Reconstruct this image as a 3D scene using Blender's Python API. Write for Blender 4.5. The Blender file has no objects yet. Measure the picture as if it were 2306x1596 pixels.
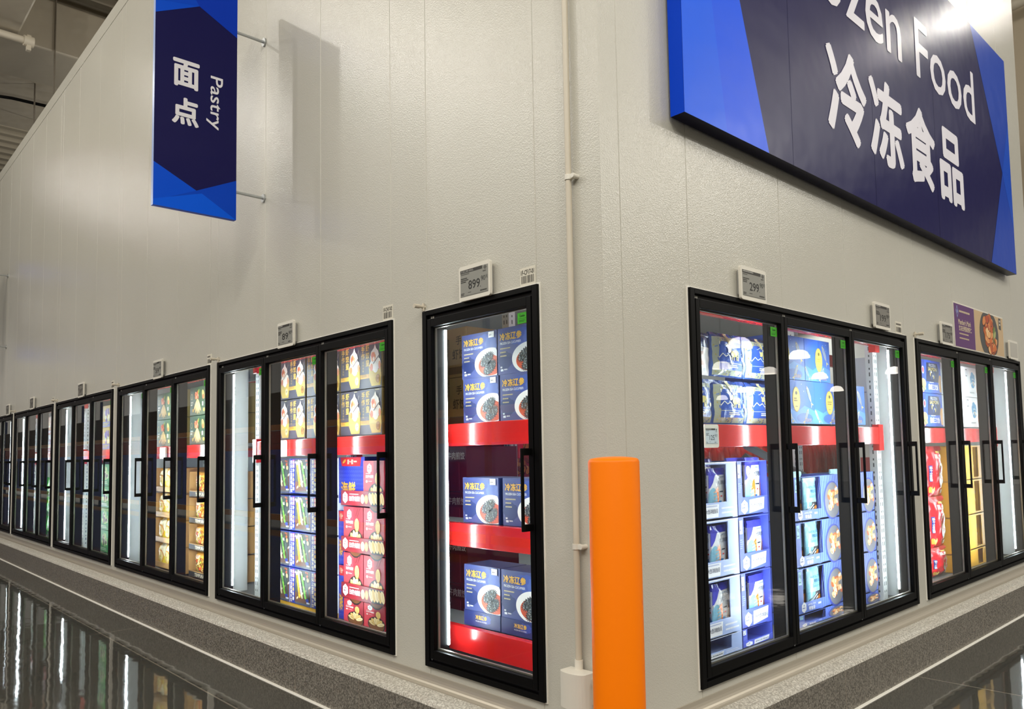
import bpy, math, random
from mathutils import Matrix, Vector
S = bpy.context.scene
COL = S.collection
# ------------------------------------------------------------------ camera
PW, PH = 2306, 1596
F_PX, PPX, PPY = 1735.495, 1259.186, 901.377
YAW, PITCH, ROLL = math.radians(45.396388), math.radians(3.742524), math.radians(-1.178173)
CAM = Vector((2.294254, -2.556894, 1.184115))
_f = Vector((-math.sin(YAW)*math.cos(PITCH), math.cos(YAW)*math.cos(PITCH), math.sin(PITCH)))
_r = Vector((math.cos(YAW), math.sin(YAW), 0)); _u = _r.cross(_f)
_r2 = _r*math.cos(ROLL)+_u*math.sin(ROLL); _u2 = -_r*math.sin(ROLL)+_u*math.cos(ROLL)
cd = bpy.data.cameras.new('camera'); cam = bpy.data.objects.new('camera', cd); COL.objects.link(cam)
cam.matrix_world = Matrix(((_r2.x, _u2.x, -_f.x, CAM.x), (_r2.y, _u2.y, -_f.y, CAM.y), (_r2.z, _u2.z, -_f.z, CAM.z), (0, 0, 0, 1)))
cd.sensor_width = 36; cd.lens = F_PX*36/PW
cd.shift_x = (PW/2-PPX)/PW; cd.shift_y = (PPY-PH/2)/PW
cd.clip_start = .05; cd.clip_end = 200
S.camera = cam
# ------------------------------------------------------------------ world, lamps, exposure
W = bpy.data.worlds.new('world'); S.world = W; W.use_nodes = True
W.node_tree.nodes['Background'].inputs[0].default_value = (1, .93, .82, 1)
W.node_tree.nodes['Background'].inputs[1].default_value = .3
S.view_settings.view_transform = 'Standard'; S.view_settings.look = 'None'
S.view_settings.exposure = 0.1; S.view_settings.gamma = 1; S.view_settings.use_curve_mapping = False
S.cycles.max_bounces = 7; S.cycles.diffuse_bounces = 3; S.cycles.glossy_bounces = 4
S.cycles.transparent_max_bounces = 16; S.cycles.transmission_bounces = 4
S.cycles.caustics_reflective = False; S.cycles.caustics_refractive = False
S.cycles.sample_clamp_indirect = 6
POINT_LIGHTS = [(-8.5, -4.2, 8, 190), (-7.4, -6.5, 8, 200), (-12.7, -4.2, 8, 170), (-19.5, -4.4, 8, 130), (-3.0, -6.2, 8, 110),
         (1.9, 10.5, 8, 120), (8.4, 12.8, 8, 500), (8.3, -3.7, 8, 600), (5.5, 3.5, 8, 240), (1.5, -8.5, 8, 330),
         (-12.5, 3.5, 6.9, 190), (-18, 4.5, 6.9, 220), (-9.5, 1.2, 6.9, 60)]   # the last three: unseen lights added over the cold room to brighten ducts
# broad area lights added over the aisles as soft fill for the walls
for x, y, sx, sy, p in ((-7, -9.5, 22, 7, 1000), (9.5, 7, 9, 24, 1250), (7, -8, 9, 9, 1000)):
    ld = bpy.data.lights.new('ceiling_fill_light', 'AREA'); ld.shape = 'RECTANGLE'; ld.size = sx; ld.size_y = sy; ld.energy = p; ld.color = (1, .965, .89)
    lo = bpy.data.objects.new('ceiling_fill_light', ld); COL.objects.link(lo); lo.location = (x, y, 9.2)
for x, y, z, p in POINT_LIGHTS:
    ld = bpy.data.lights.new('high_bay_and_fill_light', 'POINT'); ld.shadow_soft_size = .075; ld.energy = p; ld.color = (1, .96, .88)
    lo = bpy.data.objects.new('high_bay_and_fill_light', ld); COL.objects.link(lo); lo.location = (x, y, z)

# unseen fill lights added below the cold room ceiling to brighten the goods
for x, y, sx, sy, p in ((-9, 2.2, 16, .5, 130), (-2.4, 4.5, .5, 4.5, 60), (-1.9, 1.9, 1.2, .5, 22)):
    ld = bpy.data.lights.new('cold_room_fill_light', 'AREA'); ld.shape = 'RECTANGLE'; ld.size = sx; ld.size_y = sy; ld.energy = p; ld.color = (.95, .98, 1)
    lo = bpy.data.objects.new('cold_room_fill_light', ld); COL.objects.link(lo); lo.location = (x, y, 2.66)

# ------------------------------------------------------------------ helpers
def lin(c):
    if isinstance(c, str):
        c = [int(c[i:i+2], 16)/255 for i in (0, 2, 4)]
    return tuple((v/12.92 if v <= .04045 else ((v+.055)/1.055)**2.4) for v in c[:3])+(1,)
def mat(name, col=None, rough=.5, metal=0, spec=.5, emit=None, emit_s=0, vcol=False, bump=None, coat=0):
    m = bpy.data.materials.new(name); m.use_nodes = True
    nt = m.node_tree; b = nt.nodes['Principled BSDF']
    if col: b.inputs['Base Color'].default_value = lin(col)
    b.inputs['Roughness'].default_value = rough; b.inputs['Metallic'].default_value = metal
    b.inputs['Specular IOR Level'].default_value = spec
    b.inputs['Coat Weight'].default_value = coat
    if emit:
        b.inputs['Emission Color'].default_value = lin(emit); b.inputs['Emission Strength'].default_value = emit_s
    if vcol:
        a = nt.nodes.new('ShaderNodeVertexColor'); a.layer_name = 'Col'
        nt.links.new(a.outputs[0], b.inputs['Base Color'])
    if bump:
        sc, st, dist = bump
        tc = nt.nodes.new('ShaderNodeTexCoord'); nz = nt.nodes.new('ShaderNodeTexNoise'); bp = nt.nodes.new('ShaderNodeBump')
        nz.inputs['Scale'].default_value = sc; nz.inputs['Detail'].default_value = 2
        bp.inputs['Strength'].default_value = st; bp.inputs['Distance'].default_value = dist
        nt.links.new(tc.outputs['Object'], nz.inputs['Vector']); nt.links.new(nz.outputs[0], bp.inputs['Height']); nt.links.new(bp.outputs[0], b.inputs['Normal'])
    return m
M = {}
M['black'] = mat('black_anodised', '050505', .45, spec=.14)
M['black2'] = mat('black_recess', '060606', .5)
M['print'] = mat('printed_card', None, .42, vcol=True)
M['film'] = mat('printed_film', None, .25, vcol=True, bump=(22, .35, .02), coat=.2)
M['sign'] = mat('sign_face', None, .28, spec=.1, vcol=True, bump=(3, .12, .05))
M['white'] = mat('white_plastic', 'e4e0d4', .4)
M['bone'] = mat('painted_pipe', 'cfc6b4', .4)
M['steel'] = mat('zinc_steel', 'b9bcbc', .35, .7)
M['post'] = mat('white_powder_coat', 'd5dad9', .4)
M['red'] = mat('red_beam_paint', 'd81f1c', .22, coat=.3)
M['led'] = mat('led_tube', 'ffffff', .5, emit=(.93, .98, 1), emit_s=85)
M['deckgrey'] = mat('shelf_deck', '8d9291', .4, .4)
M['room'] = mat('cold_room_panel', '9aa09f', .55)
M['roomfloor'] = mat('cold_room_floor', '6a6d6c', .6)
M['orange'] = mat('orange_bollard_sleeve', 'ff7f00', .42, spec=.2)
M['galv'] = mat('galvanised_duct', 'a79f90', .5, .1, bump=(2.5, .2, .1))
M['lagging'] = mat('foil_lagging', 'b5ac9b', .42, .1, bump=(1.6, .5, .15))
M['rod'] = mat('hanger_rod', '5f574b', .5)
M['spacer'] = mat('aluminium_spacer', '8f897d', .35, .6)
M['seal'] = mat('white_sealant', 'f2efe6', .5)
M['rackorange'] = mat('orange_rack_beam', 'ff9a2a', .4)
M['rackblue'] = mat('blue_rack_post', '23356f', .4)
def glass_mat():
    m = bpy.data.materials.new('door_glass'); m.use_nodes = True; nt = m.node_tree; nt.nodes.clear()
    N = nt.nodes.new; L = nt.links.new
    out = N('ShaderNodeOutputMaterial'); mix = N('ShaderNodeMixShader'); tr = N('ShaderNodeBsdfTransparent'); gl = N('ShaderNodeBsdfGlossy')
    tr.inputs[0].default_value = (.97, .985, .98, 1); gl.inputs['Roughness'].default_value = .0
    ge = N('ShaderNodeNewGeometry'); dot = N('ShaderNodeVectorMath'); dot.operation = 'DOT_PRODUCT'
    ab = N('ShaderNodeMath'); ab.operation = 'ABSOLUTE'; om = N('ShaderNodeMath'); om.operation = 'SUBTRACT'; om.inputs[0].default_value = 1
    pw = N('ShaderNodeMath'); pw.operation = 'POWER'; pw.inputs[1].default_value = 5
    ma = N('ShaderNodeMath'); ma.operation = 'MULTIPLY_ADD'; ma.inputs[1].default_value = .9; ma.inputs[2].default_value = .045
    L(ge.outputs['Incoming'], dot.inputs[0]); L(ge.outputs['Normal'], dot.inputs[1]); L(dot.outputs['Value'], ab.inputs[0])
    L(ab.outputs[0], om.inputs[1]); L(om.outputs[0], pw.inputs[0]); L(pw.outputs[0], ma.inputs[0]); L(ma.outputs[0], mix.inputs[0])
    L(tr.outputs[0], mix.inputs[1]); L(gl.outputs[0], mix.inputs[2]); L(mix.outputs[0], out.inputs[0])
    return m
M['glass'] = glass_mat()
def wall_mat():
    m = mat('embossed_insulated_panel', 'c3bcab', .22, spec=.5); nt = m.node_tree; b = nt.nodes['Principled BSDF']
    N = nt.nodes.new; L = nt.links.new
    tc = N('ShaderNodeTexCoord'); vo = N('ShaderNodeTexVoronoi'); vo.feature = 'SMOOTH_F1'; vo.inputs['Scale'].default_value = 150
    nz = N('ShaderNodeTexNoise'); nz.inputs['Scale'].default_value = 210; nz.inputs['Detail'].default_value = 1
    ad = N('ShaderNodeMath'); ad.operation = 'ADD'
    bp = N('ShaderNodeBump'); bp.inputs['Strength'].default_value = .3; bp.inputs['Distance'].default_value = .003
    L(tc.outputs['Object'], vo.inputs['Vector']); L(tc.outputs['Object'], nz.inputs['Vector'])
    L(vo.outputs['Distance'], ad.inputs[0]); L(nz.outputs[0], ad.inputs[1]); L(ad.outputs[0], bp.inputs['Height']); L(bp.outputs[0], b.inputs['Normal'])
    n2 = N('ShaderNodeTexNoise'); n2.inputs['Scale'].default_value = .9; mx = N('ShaderNodeMixRGB')
    mx.inputs[1].default_value = lin('c3c0b4'); mx.inputs[2].default_value = lin('cbc9bf')
    L(tc.outputs['Object'], n2.inputs['Vector']); L(n2.outputs[0], mx.inputs[0]); L(mx.outputs[0], b.inputs['Base Color'])
    return m
M['wall'] = wall_mat()
def speckle(name, c1, c2, scale, joints, rough):
    m = mat(name, c1, rough); nt = m.node_tree; b = nt.nodes['Principled BSDF']; N = nt.nodes.new; L = nt.links.new
    tc = N('ShaderNodeTexCoord'); nz = N('ShaderNodeTexNoise'); nz.inputs['Scale'].default_value = scale; nz.inputs['Detail'].default_value = 3
    cr = N('ShaderNodeValToRGB'); cr.color_ramp.elements[0].position = .38; cr.color_ramp.elements[1].position = .66
    cr.color_ramp.elements[0].color = lin(c1); cr.color_ramp.elements[1].color = lin(c2)
    L(tc.outputs['Object'], nz.inputs['Vector']); L(nz.outputs[0], cr.inputs[0]); src = cr.outputs[0]
    bp = N('ShaderNodeBump'); bp.inputs['Strength'].default_value = .3; bp.inputs['Distance'].default_value = .003
    L(nz.outputs[0], bp.inputs['Height']); L(bp.outputs[0], b.inputs['Normal'])
    if joints:
        sp = N('ShaderNodeSeparateXYZ'); L(tc.outputs['Object'], sp.inputs[0])
        ad = N('ShaderNodeMath'); ad.operation = 'SUBTRACT'; L(sp.outputs[0], ad.inputs[0]); L(sp.outputs[1], ad.inputs[1])
        md = N('ShaderNodeMath'); md.operation = 'FLOORED_MODULO'; md.inputs[1].default_value = .828
        of = N('ShaderNodeMath'); of.operation = 'ADD'; of.inputs[1].default_value = 20.81; L(ad.outputs[0], of.inputs[0]); L(of.outputs[0], md.inputs[0])
        lt = N('ShaderNodeMath'); lt.operation = 'LESS_THAN'; lt.inputs[1].default_value = .007; L(md.outputs[0], lt.inputs[0])
        mx = N('ShaderNodeMixRGB'); L(lt.outputs[0], mx.inputs[0]); L(src, mx.inputs[1]); mx.inputs[2].default_value = lin('8a8072'); src = mx.outputs[0]
    L(src, b.inputs['Base Color'])
    return m
M['ledge'] = speckle('flamed_granite_top', '9d988d', 'd6d2c7', 90, False, .6)
M['curbface'] = speckle('granite_face', '55514a', '958f84', 110, True, .45)
def floor_mat():
    m = mat('polished_concrete', '3b3a35', .045, spec=.75); nt = m.node_tree; b = nt.nodes['Principled BSDF']; N = nt.nodes.new; L = nt.links.new
    b.inputs['IOR'].default_value = 1.6
    tc = N('ShaderNodeTexCoord'); nz = N('ShaderNodeTexNoise'); nz.inputs['Scale'].default_value = 1.3; nz.inputs['Detail'].default_value = 6
    cr = N('ShaderNodeValToRGB'); cr.color_ramp.elements[0].color = lin('393833'); cr.color_ramp.elements[1].color = lin('55534c')
    L(tc.outputs['Object'], nz.inputs['Vector']); L(nz.outputs[0], cr.inputs[0])
    n2 = N('ShaderNodeTexNoise'); n2.inputs['Scale'].default_value = 5; n2.inputs['Detail'].default_value = 1
    bp = N('ShaderNodeBump'); bp.inputs['Strength'].default_value = .05; bp.inputs['Distance'].default_value = .02
    L(tc.outputs['Object'], n2.inputs['Vector']); L(n2.outputs[0], bp.inputs['Height']); L(bp.outputs[0], b.inputs['Normal'])
    sp = N('ShaderNodeSeparateXYZ'); L(tc.outputs['Object'], sp.inputs[0])
    def joint(axis, off):
        a = N('ShaderNodeMath'); a.operation = 'ADD'; a.inputs[1].default_value = off; L(sp.outputs[axis], a.inputs[0])
        md = N('ShaderNodeMath'); md.operation = 'FLOORED_MODULO'; md.inputs[1].default_value = 3.46; L(a.outputs[0], md.inputs[0])
        lt = N('ShaderNodeMath'); lt.operation = 'LESS_THAN'; lt.inputs[1].default_value = .012; L(md.outputs[0], lt.inputs[0]); return lt.outputs[0]
    mxx = N('ShaderNodeMath'); mxx.operation = 'MAXIMUM'; L(joint(0, 5.81+3.46*9), mxx.inputs[0]); L(joint(1, -2.92+3.46*9), mxx.inputs[1])
    mx = N('ShaderNodeMixRGB'); L(mxx.outputs[0], mx.inputs[0]); L(cr.outputs[0], mx.inputs[1]); mx.inputs[2].default_value = lin('7d766a'); L(mx.outputs[0], b.inputs['Base Color'])
    return m
M['floor'] = floor_mat()

class MB:
    """collects boxes, prisms and tubes; build() links them as ONE mesh object"""
    def __init__(s): s.v = []; s.f = []; s.m = []; s.cur = 0
    def box(s, x0, x1, y0, y1, z0, z1):
        n = len(s.v)
        s.v += [(x0, y0, z0), (x1, y0, z0), (x1, y1, z0), (x0, y1, z0), (x0, y0, z1), (x1, y0, z1), (x1, y1, z1), (x0, y1, z1)]
        for q in ((0, 3, 2, 1), (4, 5, 6, 7), (0, 1, 5, 4), (1, 2, 6, 5), (2, 3, 7, 6), (3, 0, 4, 7)):
            s.f.append(tuple(n+i for i in q)); s.m.append(s.cur)
        return s
    def face(s, pts):
        n = len(s.v); s.v += list(pts); s.f.append(tuple(range(n, n+len(pts)))); s.m.append(s.cur); return s
    def tube(s, a, b, r, n=12, r2=None):
        a, b = Vector(a), Vector(b); d = (b-a).normalized(); t = Vector((0, 0, 1)) if abs(d.z) < .9 else Vector((1, 0, 0))
        p = d.cross(t).normalized(); q = d.cross(p); r2 = r if r2 is None else r2; k = len(s.v)
        for c, rr in ((a, r), (b, r2)):
            for i in range(n):
                an = 2*math.pi*i/n; s.v.append(tuple(c+(p*math.cos(an)+q*math.sin(an))*rr))
        for i in range(n):
            j = (i+1) % n; s.f.append((k+i, k+n+i, k+n+j, k+j)); s.m.append(s.cur)
        s.f.append(tuple(k+i for i in range(n))); s.f.append(tuple(k+n+i for i in reversed(range(n)))); s.m += [s.cur]*2
        return s
    def lathe(s, prof, c, n=32):
        k = len(s.v); m = len(prof)
        for r, z in prof:
            for i in range(n):
                an = 2*math.pi*i/n; s.v.append((c[0]+r*math.cos(an), c[1]+r*math.sin(an), c[2]+z))
        for a in range(m-1):
            for i in range(n):
                j = (i+1) % n; s.f.append((k+a*n+i, k+a*n+j, k+(a+1)*n+j, k+(a+1)*n+i)); s.m.append(s.cur)
        return s
    def frame(s, x0, x1, z0, z1, wl, wr, wb, wt, y0, y1):
        s.box(x0, x0+wl, y0, y1, z0, z1); s.box(x1-wr, x1, y0, y1, z0, z1)
        s.box(x0+wl, x1-wr, y0, y1, z0, z0+wb); s.box(x0+wl, x1-wr, y0, y1, z1-wt, z1); return s
    def mesh(s, name, mats, smooth=False):
        me = bpy.data.meshes.new(name); me.from_pydata(s.v, [], s.f); me.update()
        for m in (mats if isinstance(mats, (list, tuple)) else [mats]): me.materials.append(m)
        me.polygons.foreach_set('material_index', s.m)
        if smooth:
            me.polygons.foreach_set('use_smooth', [True]*len(s.f))
            me.set_sharp_from_angle(angle=math.radians(40))
        return me
    def build(s, name, mats, parent=None, smooth=False, bevel=0):
        o = bpy.data.objects.new(name, s.mesh(name, mats, smooth)); COL.objects.link(o); o.parent = parent
        if bevel:
            b = o.modifiers.new('bevel', 'BEVEL'); b.width = bevel; b.segments = 2; b.limit_method = 'ANGLE'
        return o
def empty(name, loc=(0, 0, 0), rz=0):
    o = bpy.data.objects.new(name, None); COL.objects.link(o); o.location = loc; o.rotation_euler = (0, 0, rz); o.empty_display_size = .05; return o
def tag(o, label=None, cat=None, group=None, kind=None):
    if label: o['label'] = label
    if cat: o['category'] = cat
    if group: o['group'] = group
    if kind: o['kind'] = kind
    return o
def struct(o): o['kind'] = 'structure'; return o
def copy_tree(o, parent=None):
    c = o.copy(); COL.objects.link(c); c.parent = parent
    for ch in list(o.children): copy_tree(ch, c)
    return c
# wall frames: local x = to the right seen from the shop, local y = into the cold room, z up
def at(wall, u, d, z): return ((u, d, z), 0) if wall == 'L' else ((-d, u, z), math.pi/2)

# ---- text outlines (Blender's own font, with its built-in fallback for Chinese)
_tc = {}
def text_mesh(s, bold=0.0, shear=0.0):
    k = (s, bold, shear)
    if k not in _tc:
        cu = bpy.data.curves.new('glyphs', 'FONT'); cu.body = s; cu.size = 1; cu.resolution_u = 3; cu.offset = bold; cu.shear = shear
        o = bpy.data.objects.new('glyphs', cu); COL.objects.link(o)
        me = bpy.data.meshes.new_from_object(o)
        vs = [(v.co.x, v.co.y) for v in me.vertices]; fs = [tuple(p.vertices) for p in me.polygons]
        bpy.data.objects.remove(o); bpy.data.curves.remove(cu); bpy.data.meshes.remove(me)
        if vs:
            x0 = min(v[0] for v in vs); x1 = max(v[0] for v in vs); y0 = min(v[1] for v in vs); y1 = max(v[1] for v in vs)
            vs = [((v[0]-x0)/(x1-x0+1e-9), (v[1]-y0)/(y1-y0+1e-9)) for v in vs]; asp = (x1-x0)/(y1-y0+1e-9)
        else: asp = 1
        _tc[k] = (vs, fs, asp)
    return _tc[k]
class Art:
    """flat printed artwork: coloured shapes in x,z on stacked layers in front of y=0"""
    def __init__(s, seed=1, eps=.0007, warp=None): s.v = []; s.f = []; s.c = []; s.e = eps; s.rng = random.Random(seed); s.w = warp; s.k = 0
    def add(s, pts, faces, col, L):
        n = len(s.v); y = -s.e*L
        s.v += [(p[0], y, p[1]) for p in pts]; c = lin(col)
        for f in faces: s.f.append(tuple(n+i for i in f)); s.c.append(c)
    def poly(s, pts, col, L=1): s.add(pts, [tuple(range(len(pts)))], col, L)
    def rect(s, x0, z0, x1, z1, col, L=1, n=1):
        if s.w and n == 1: n = 8
        pts = [(x0+(x1-x0)*i/n, z0+(z1-z0)*j/n) for j in range(n+1) for i in range(n+1)]
        s.add(pts, [(j*(n+1)+i, j*(n+1)+i+1, (j+1)*(n+1)+i+1, (j+1)*(n+1)+i) for j in range(n) for i in range(n)], col, L)
    def ell(s, cx, cz, rx, rz, col, L=1, n=22, rot=0, jit=0):
        pts = [(cx, cz)]; c, sn = math.cos(rot), math.sin(rot)
        for i in range(n):
            a = 2*math.pi*i/n; k = 1+jit*(s.rng.random()*2-1); x, z = rx*math.cos(a)*k, rz*math.sin(a)*k
            pts.append((cx+x*c-z*sn, cz+x*sn+z*c))
        s.add(pts, [(0, i+1, (i+1) % n+1) for i in range(n)], col, L)
    def line(s, pts, w, col, L=1):
        for (ax, az), (bx, bz) in zip(pts, pts[1:]):
            d = math.hypot(bx-ax, bz-az) or 1; nx, nz = -(bz-az)/d*w/2, (bx-ax)/d*w/2
            s.poly([(ax+nx, az+nz), (ax-nx, az-nz), (bx-nx, bz-nz), (bx+nx, bz+nz)], col, L)
    def pile(s, cx, cz, rx, rz, n, size, cols, L=2, asp=.6, dark='00000000'):
        for i in range(n):
            a = s.rng.random()*6.28; r = s.rng.random()**.5; x = cx+rx*r*math.cos(a); z = cz+rz*r*math.sin(a)
            rt = s.rng.random()*3; k = size*(.75+.5*s.rng.random()); l = L+i*.04
            if dark != '00000000': s.ell(x+size*.1, z-size*.1, k*1.1, k*asp*1.12, dark, l, 10, rt, .12)
            s.ell(x, z, k, k*asp, s.rng.choice(cols), l+.02, 10, rt, .14)
    def text(s, t, x0, z0, x1, z1, col, L=3, bold=0.0, keep=False, shear=0.0, rot=0):
        vs, fs, asp = text_mesh(t, 0, shear)
        if rot:   # quarter turn clockwise: reads downwards
            pts = [(x0+(x1-x0)*v[1], z1-(z1-z0)*v[0]) for v in vs]
        else:
            if keep: x1 = x0+(z1-z0)*asp
            pts = [(x0+(x1-x0)*v[0], z0+(z1-z0)*v[1]) for v in vs]
        k = bold*(z1-z0) if not rot else bold*(x1-x0)
        q = k*.7
        for i, (dx, dz) in enumerate(((0, 0), (k, 0), (-k, 0), (0, k), (0, -k), (q, q), (-q, q), (q, -q), (-q, -q))[:(9 if bold > .03 else 5) if bold else 1]):
            s.add([(p[0]+dx, p[1]+dz) for p in pts], fs, col, L+i*.03)
    def vtext(s, t, x0, x1, ztop, step, col, L=3, bold=.02, fill=.88):
        for i, ch in enumerate(t): s.text(ch, x0, ztop-i*step-step*fill, x1, ztop-i*step, col, L, bold)
    def bars(s, x0, z0, x1, z1, n, col, L=3):
        h = (z1-z0)/n
        for i in range(n):
            x = x0; e = x1-(x1-x0)*.45*s.rng.random(); zz = z1-i*h
            while x < e:
                w = h*(.3+.35*s.rng.random()); s.rect(x, zz-h*.62, min(x+w, e), zz, col, L, 2 if s.w else 1); x += w+h*.14
    def hexlogo(s, cx, cz, r, L=3, ink='5a5f8a'):
        s.poly([(cx+r*.95*math.sin(i*math.pi/3), cz+r*math.cos(i*math.pi/3)) for i in range(6)], 'f4f5fa', L)
        s.ell(cx, cz+r*.35, r*.16, r*.2, ink, L+1, 4); s.bars(cx-r*.6, cz-r*.3, cx+r*.6, cz, 1, ink, L+1)
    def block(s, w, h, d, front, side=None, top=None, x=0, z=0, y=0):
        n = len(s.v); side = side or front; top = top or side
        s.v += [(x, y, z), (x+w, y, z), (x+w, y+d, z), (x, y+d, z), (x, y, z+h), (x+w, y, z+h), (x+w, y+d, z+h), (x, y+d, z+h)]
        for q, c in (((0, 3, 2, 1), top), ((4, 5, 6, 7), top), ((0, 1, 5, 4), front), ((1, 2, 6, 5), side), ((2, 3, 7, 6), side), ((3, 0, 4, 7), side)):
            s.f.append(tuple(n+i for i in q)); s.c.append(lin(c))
    def mesh(s, name, m, smooth=False):
        v = s.v if not s.w else [(p[0], p[1]-s.w(p[0], p[2]), p[2]) for p in s.v]
        me = bpy.data.meshes.new(name); me.from_pydata(v, [], s.f); me.update(); me.materials.append(m)
        ca = me.color_attributes.new('Col', 'FLOAT_COLOR', 'CORNER'); buf = []
        for f, c in zip(s.f, s.c): buf += list(c)*len(f)
        ca.data.foreach_set('color', buf)
        if smooth: me.polygons.foreach_set('use_smooth', [True]*len(s.f)); me.set_sharp_from_angle(angle=math.radians(50))
        return me
def link(name, me, parent=None, loc=None, rz=0):
    o = bpy.data.objects.new(name, me); COL.objects.link(o); o.parent = parent
    if loc: o.location = loc; o.rotation_euler = (0, 0, rz)
    return o

# ------------------------------------------------------------------ setting
FLOOR = -.40
LEFT_UNITS = [(-1.391, -.4185, 1), (-4.463, -1.716, 3), (-7.380, -4.649, 3), (-10.308, -7.567, 3), (-13.236, -10.492, 3), (-16.164, -13.420, 3)]
RIGHT_UNITS = [(.635, 3.398, 3), (3.588, 6.325, 3)]
WALL_TOP = 6.66
def wall_sheet(mb, wall, a0, a1, seams, units, depth, grooves):
    xs = {a0, a1}
    for s in seams: xs |= {s-.004, s, s+.004}
    for u0, u1, n in units: xs |= {u0+.01, u1-.01}
    xs = sorted(xs); zs = [-.12, .01, 1.99, WALL_TOP]
    ss = set(seams)
    for i in range(len(xs)-1):
        xa, xb = xs[i], xs[i+1]; mid = (xa+xb)/2
        for j in range(3):
            if j == 1 and any(u0 < mid < u1 for u0, u1, n in units): continue
            P = []
            for x, z in ((xa, zs[j]), (xb, zs[j]), (xb, zs[j+1]), (xa, zs[j+1])):
                d = depth+(.005 if grooves and x in ss else 0)
                P.append((x, d, z) if wall == 'L' else (-d, x, z))
            mb.face(P if not grooves else P)
SEAM_L = [-.44, -1.365, -1.744, -2.644, -3.546, -4.5, -4.68, -5.51, -6.45, -7.35, -7.5, -8.4, -9.39, -10.28, -10.42, -11.38, -12.31, -13.3, -14.11, -15.1, -16, -17]
SEAM_R = [.131, .658, 1.588, 2.441, 3.4, 3.64, 4.468, 5.35, 6.2]
mb = MB(); wall_sheet(mb, 'L', -19, 0, SEAM_L, LEFT_UNITS, 0, True); wall_sheet(mb, 'L', -19, -.1, [], LEFT_UNITS, .1, False)
mb.face([(-19, 0, WALL_TOP), (0, 0, WALL_TOP), (-.1, .1, WALL_TOP), (-19, .1, WALL_TOP)])
struct(mb.build('wall_left', M['wall']))
mb = MB(); wall_sheet(mb, 'R', 0, 6.89, SEAM_R, RIGHT_UNITS, 0, True); wall_sheet(mb, 'R', .1, 6.89, [], RIGHT_UNITS, .1, False)
mb.face([(0, 6.89, -.12), (-6, 6.89, -.12), (-6, 6.89, WALL_TOP), (0, 6.89, WALL_TOP)])
mb.face([(0, 0, WALL_TOP), (0, 6.89, WALL_TOP), (-.1, 6.89, WALL_TOP), (-.1, .1, WALL_TOP)])
struct(mb.build('wall_right', M['wall']))
mb = MB(); mb.box(-9, -.4, 12, 12.1, FLOOR, 9.6); struct(mb.build('wall_far', mat('far_wall_paint', 'b3a690', .6)))
# flashing along the top of the left wall, and at the outside corner
mb = MB(); mb.box(-19, 0, -.005, 0, WALL_TOP-.16, WALL_TOP+.008); struct(mb.build('trim_1', M['wall'], bevel=.004))
# floors and ceilings
mb = MB(); mb.face([(-64, -14, FLOOR), (26, -14, FLOOR), (26, 30, FLOOR), (-64, 30, FLOOR)]); struct(mb.build('floor', M['floor']))
mb = MB(); mb.face([(-19, .1, 0), (-.1, .1, 0), (-.1, 6.88, 0), (-3.6, 6.88, 0), (-3.6, 3.6, 0), (-19, 3.6, 0)]); struct(mb.build('floor_cold_room', M['roomfloor']))
mb = MB(); mb.face([(-19, .1, 2.7), (-.1, .1, 2.7), (-.1, 6.88, 2.7), (-3.6, 6.88, 2.7), (-3.6, 3.6, 2.7), (-19, 3.6, 2.7)]); struct(mb.build('ceiling_cold_room', M['room']))
mb = MB(); mb.box(-19, -3.6, 3.6, 3.65, 0, 2.7); mb.box(-3.65, -3.6, 3.65, 6.88, 0, 2.7); mb.box(-19.1, -19, .1, 3.65, 0, 2.7); struct(mb.build('wall_cold_room', M['room']))
# roof deck with ribs
mb = MB(); y = -14
x = -64
while x < 24:
    mb.face([(x, -14, 9.6), (x+.18, -14, 9.6), (x+.18, 30, 9.6), (x, 30, 9.6)]); mb.face([(x+.18, -14, 9.6), (x+.26, -14, 9.72), (x+.26, 30, 9.72), (x+.18, 30, 9.6)])
    mb.face([(x+.26, -14, 9.72), (x+.42, -14, 9.72), (x+.42, 30, 9.72), (x+.26, 30, 9.72)]); mb.face([(x+.42, -14, 9.72), (x+.5, -14, 9.6), (x+.5, 30, 9.6), (x+.42, 30, 9.72)])
    x += .5
struct(mb.build('ceiling', mat('roof_deck_paint', 'b0a692', .6)))
# granite curb swept round the corner
def sweep(prof, name, mats, mids=None, smooth=False):
    mb = MB()
    for i in range(len(prof)-1):
        (d0, z0), (d1, z1) = prof[i], prof[i+1]
        mb.cur = mids[i] if mids else 0
        mb.face([(-19, -d0, z0), (d0, -d0, z0), (d1, -d1, z1), (-19, -d1, z1)])
        mb.face([(d0, -d0, z0), (d0, 6.89, z0), (d1, 6.89, z1), (d1, -d1, z1)])
    o = mb.build(name, mats, smooth=smooth); return struct(o)
sweep([(0, -.098), (.085, -.118), (.115, -.124), (.132, -.133), (.14, -.148), (.14, FLOOR)], 'trim_2', [M['ledge'], M['curbface']], [0, 0, 0, 0, 1])
sweep([(.14, FLOOR+.006), (.156, FLOOR+.006), (.158, FLOOR)], 'trim_3', M['seal'])
al = mat('satin_aluminium_cove', 'b5ad9e', .35, .35)
sweep([(.001, -.044), (.008, -.044), (.0085, -.05)] + [(.0085+.034*(1-math.cos(a*math.pi/12)), -.05-.052*math.sin(a*math.pi/12)) for a in range(1, 7)] + [(.043, -.108)], 'trim_4', al, smooth=True)

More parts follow.
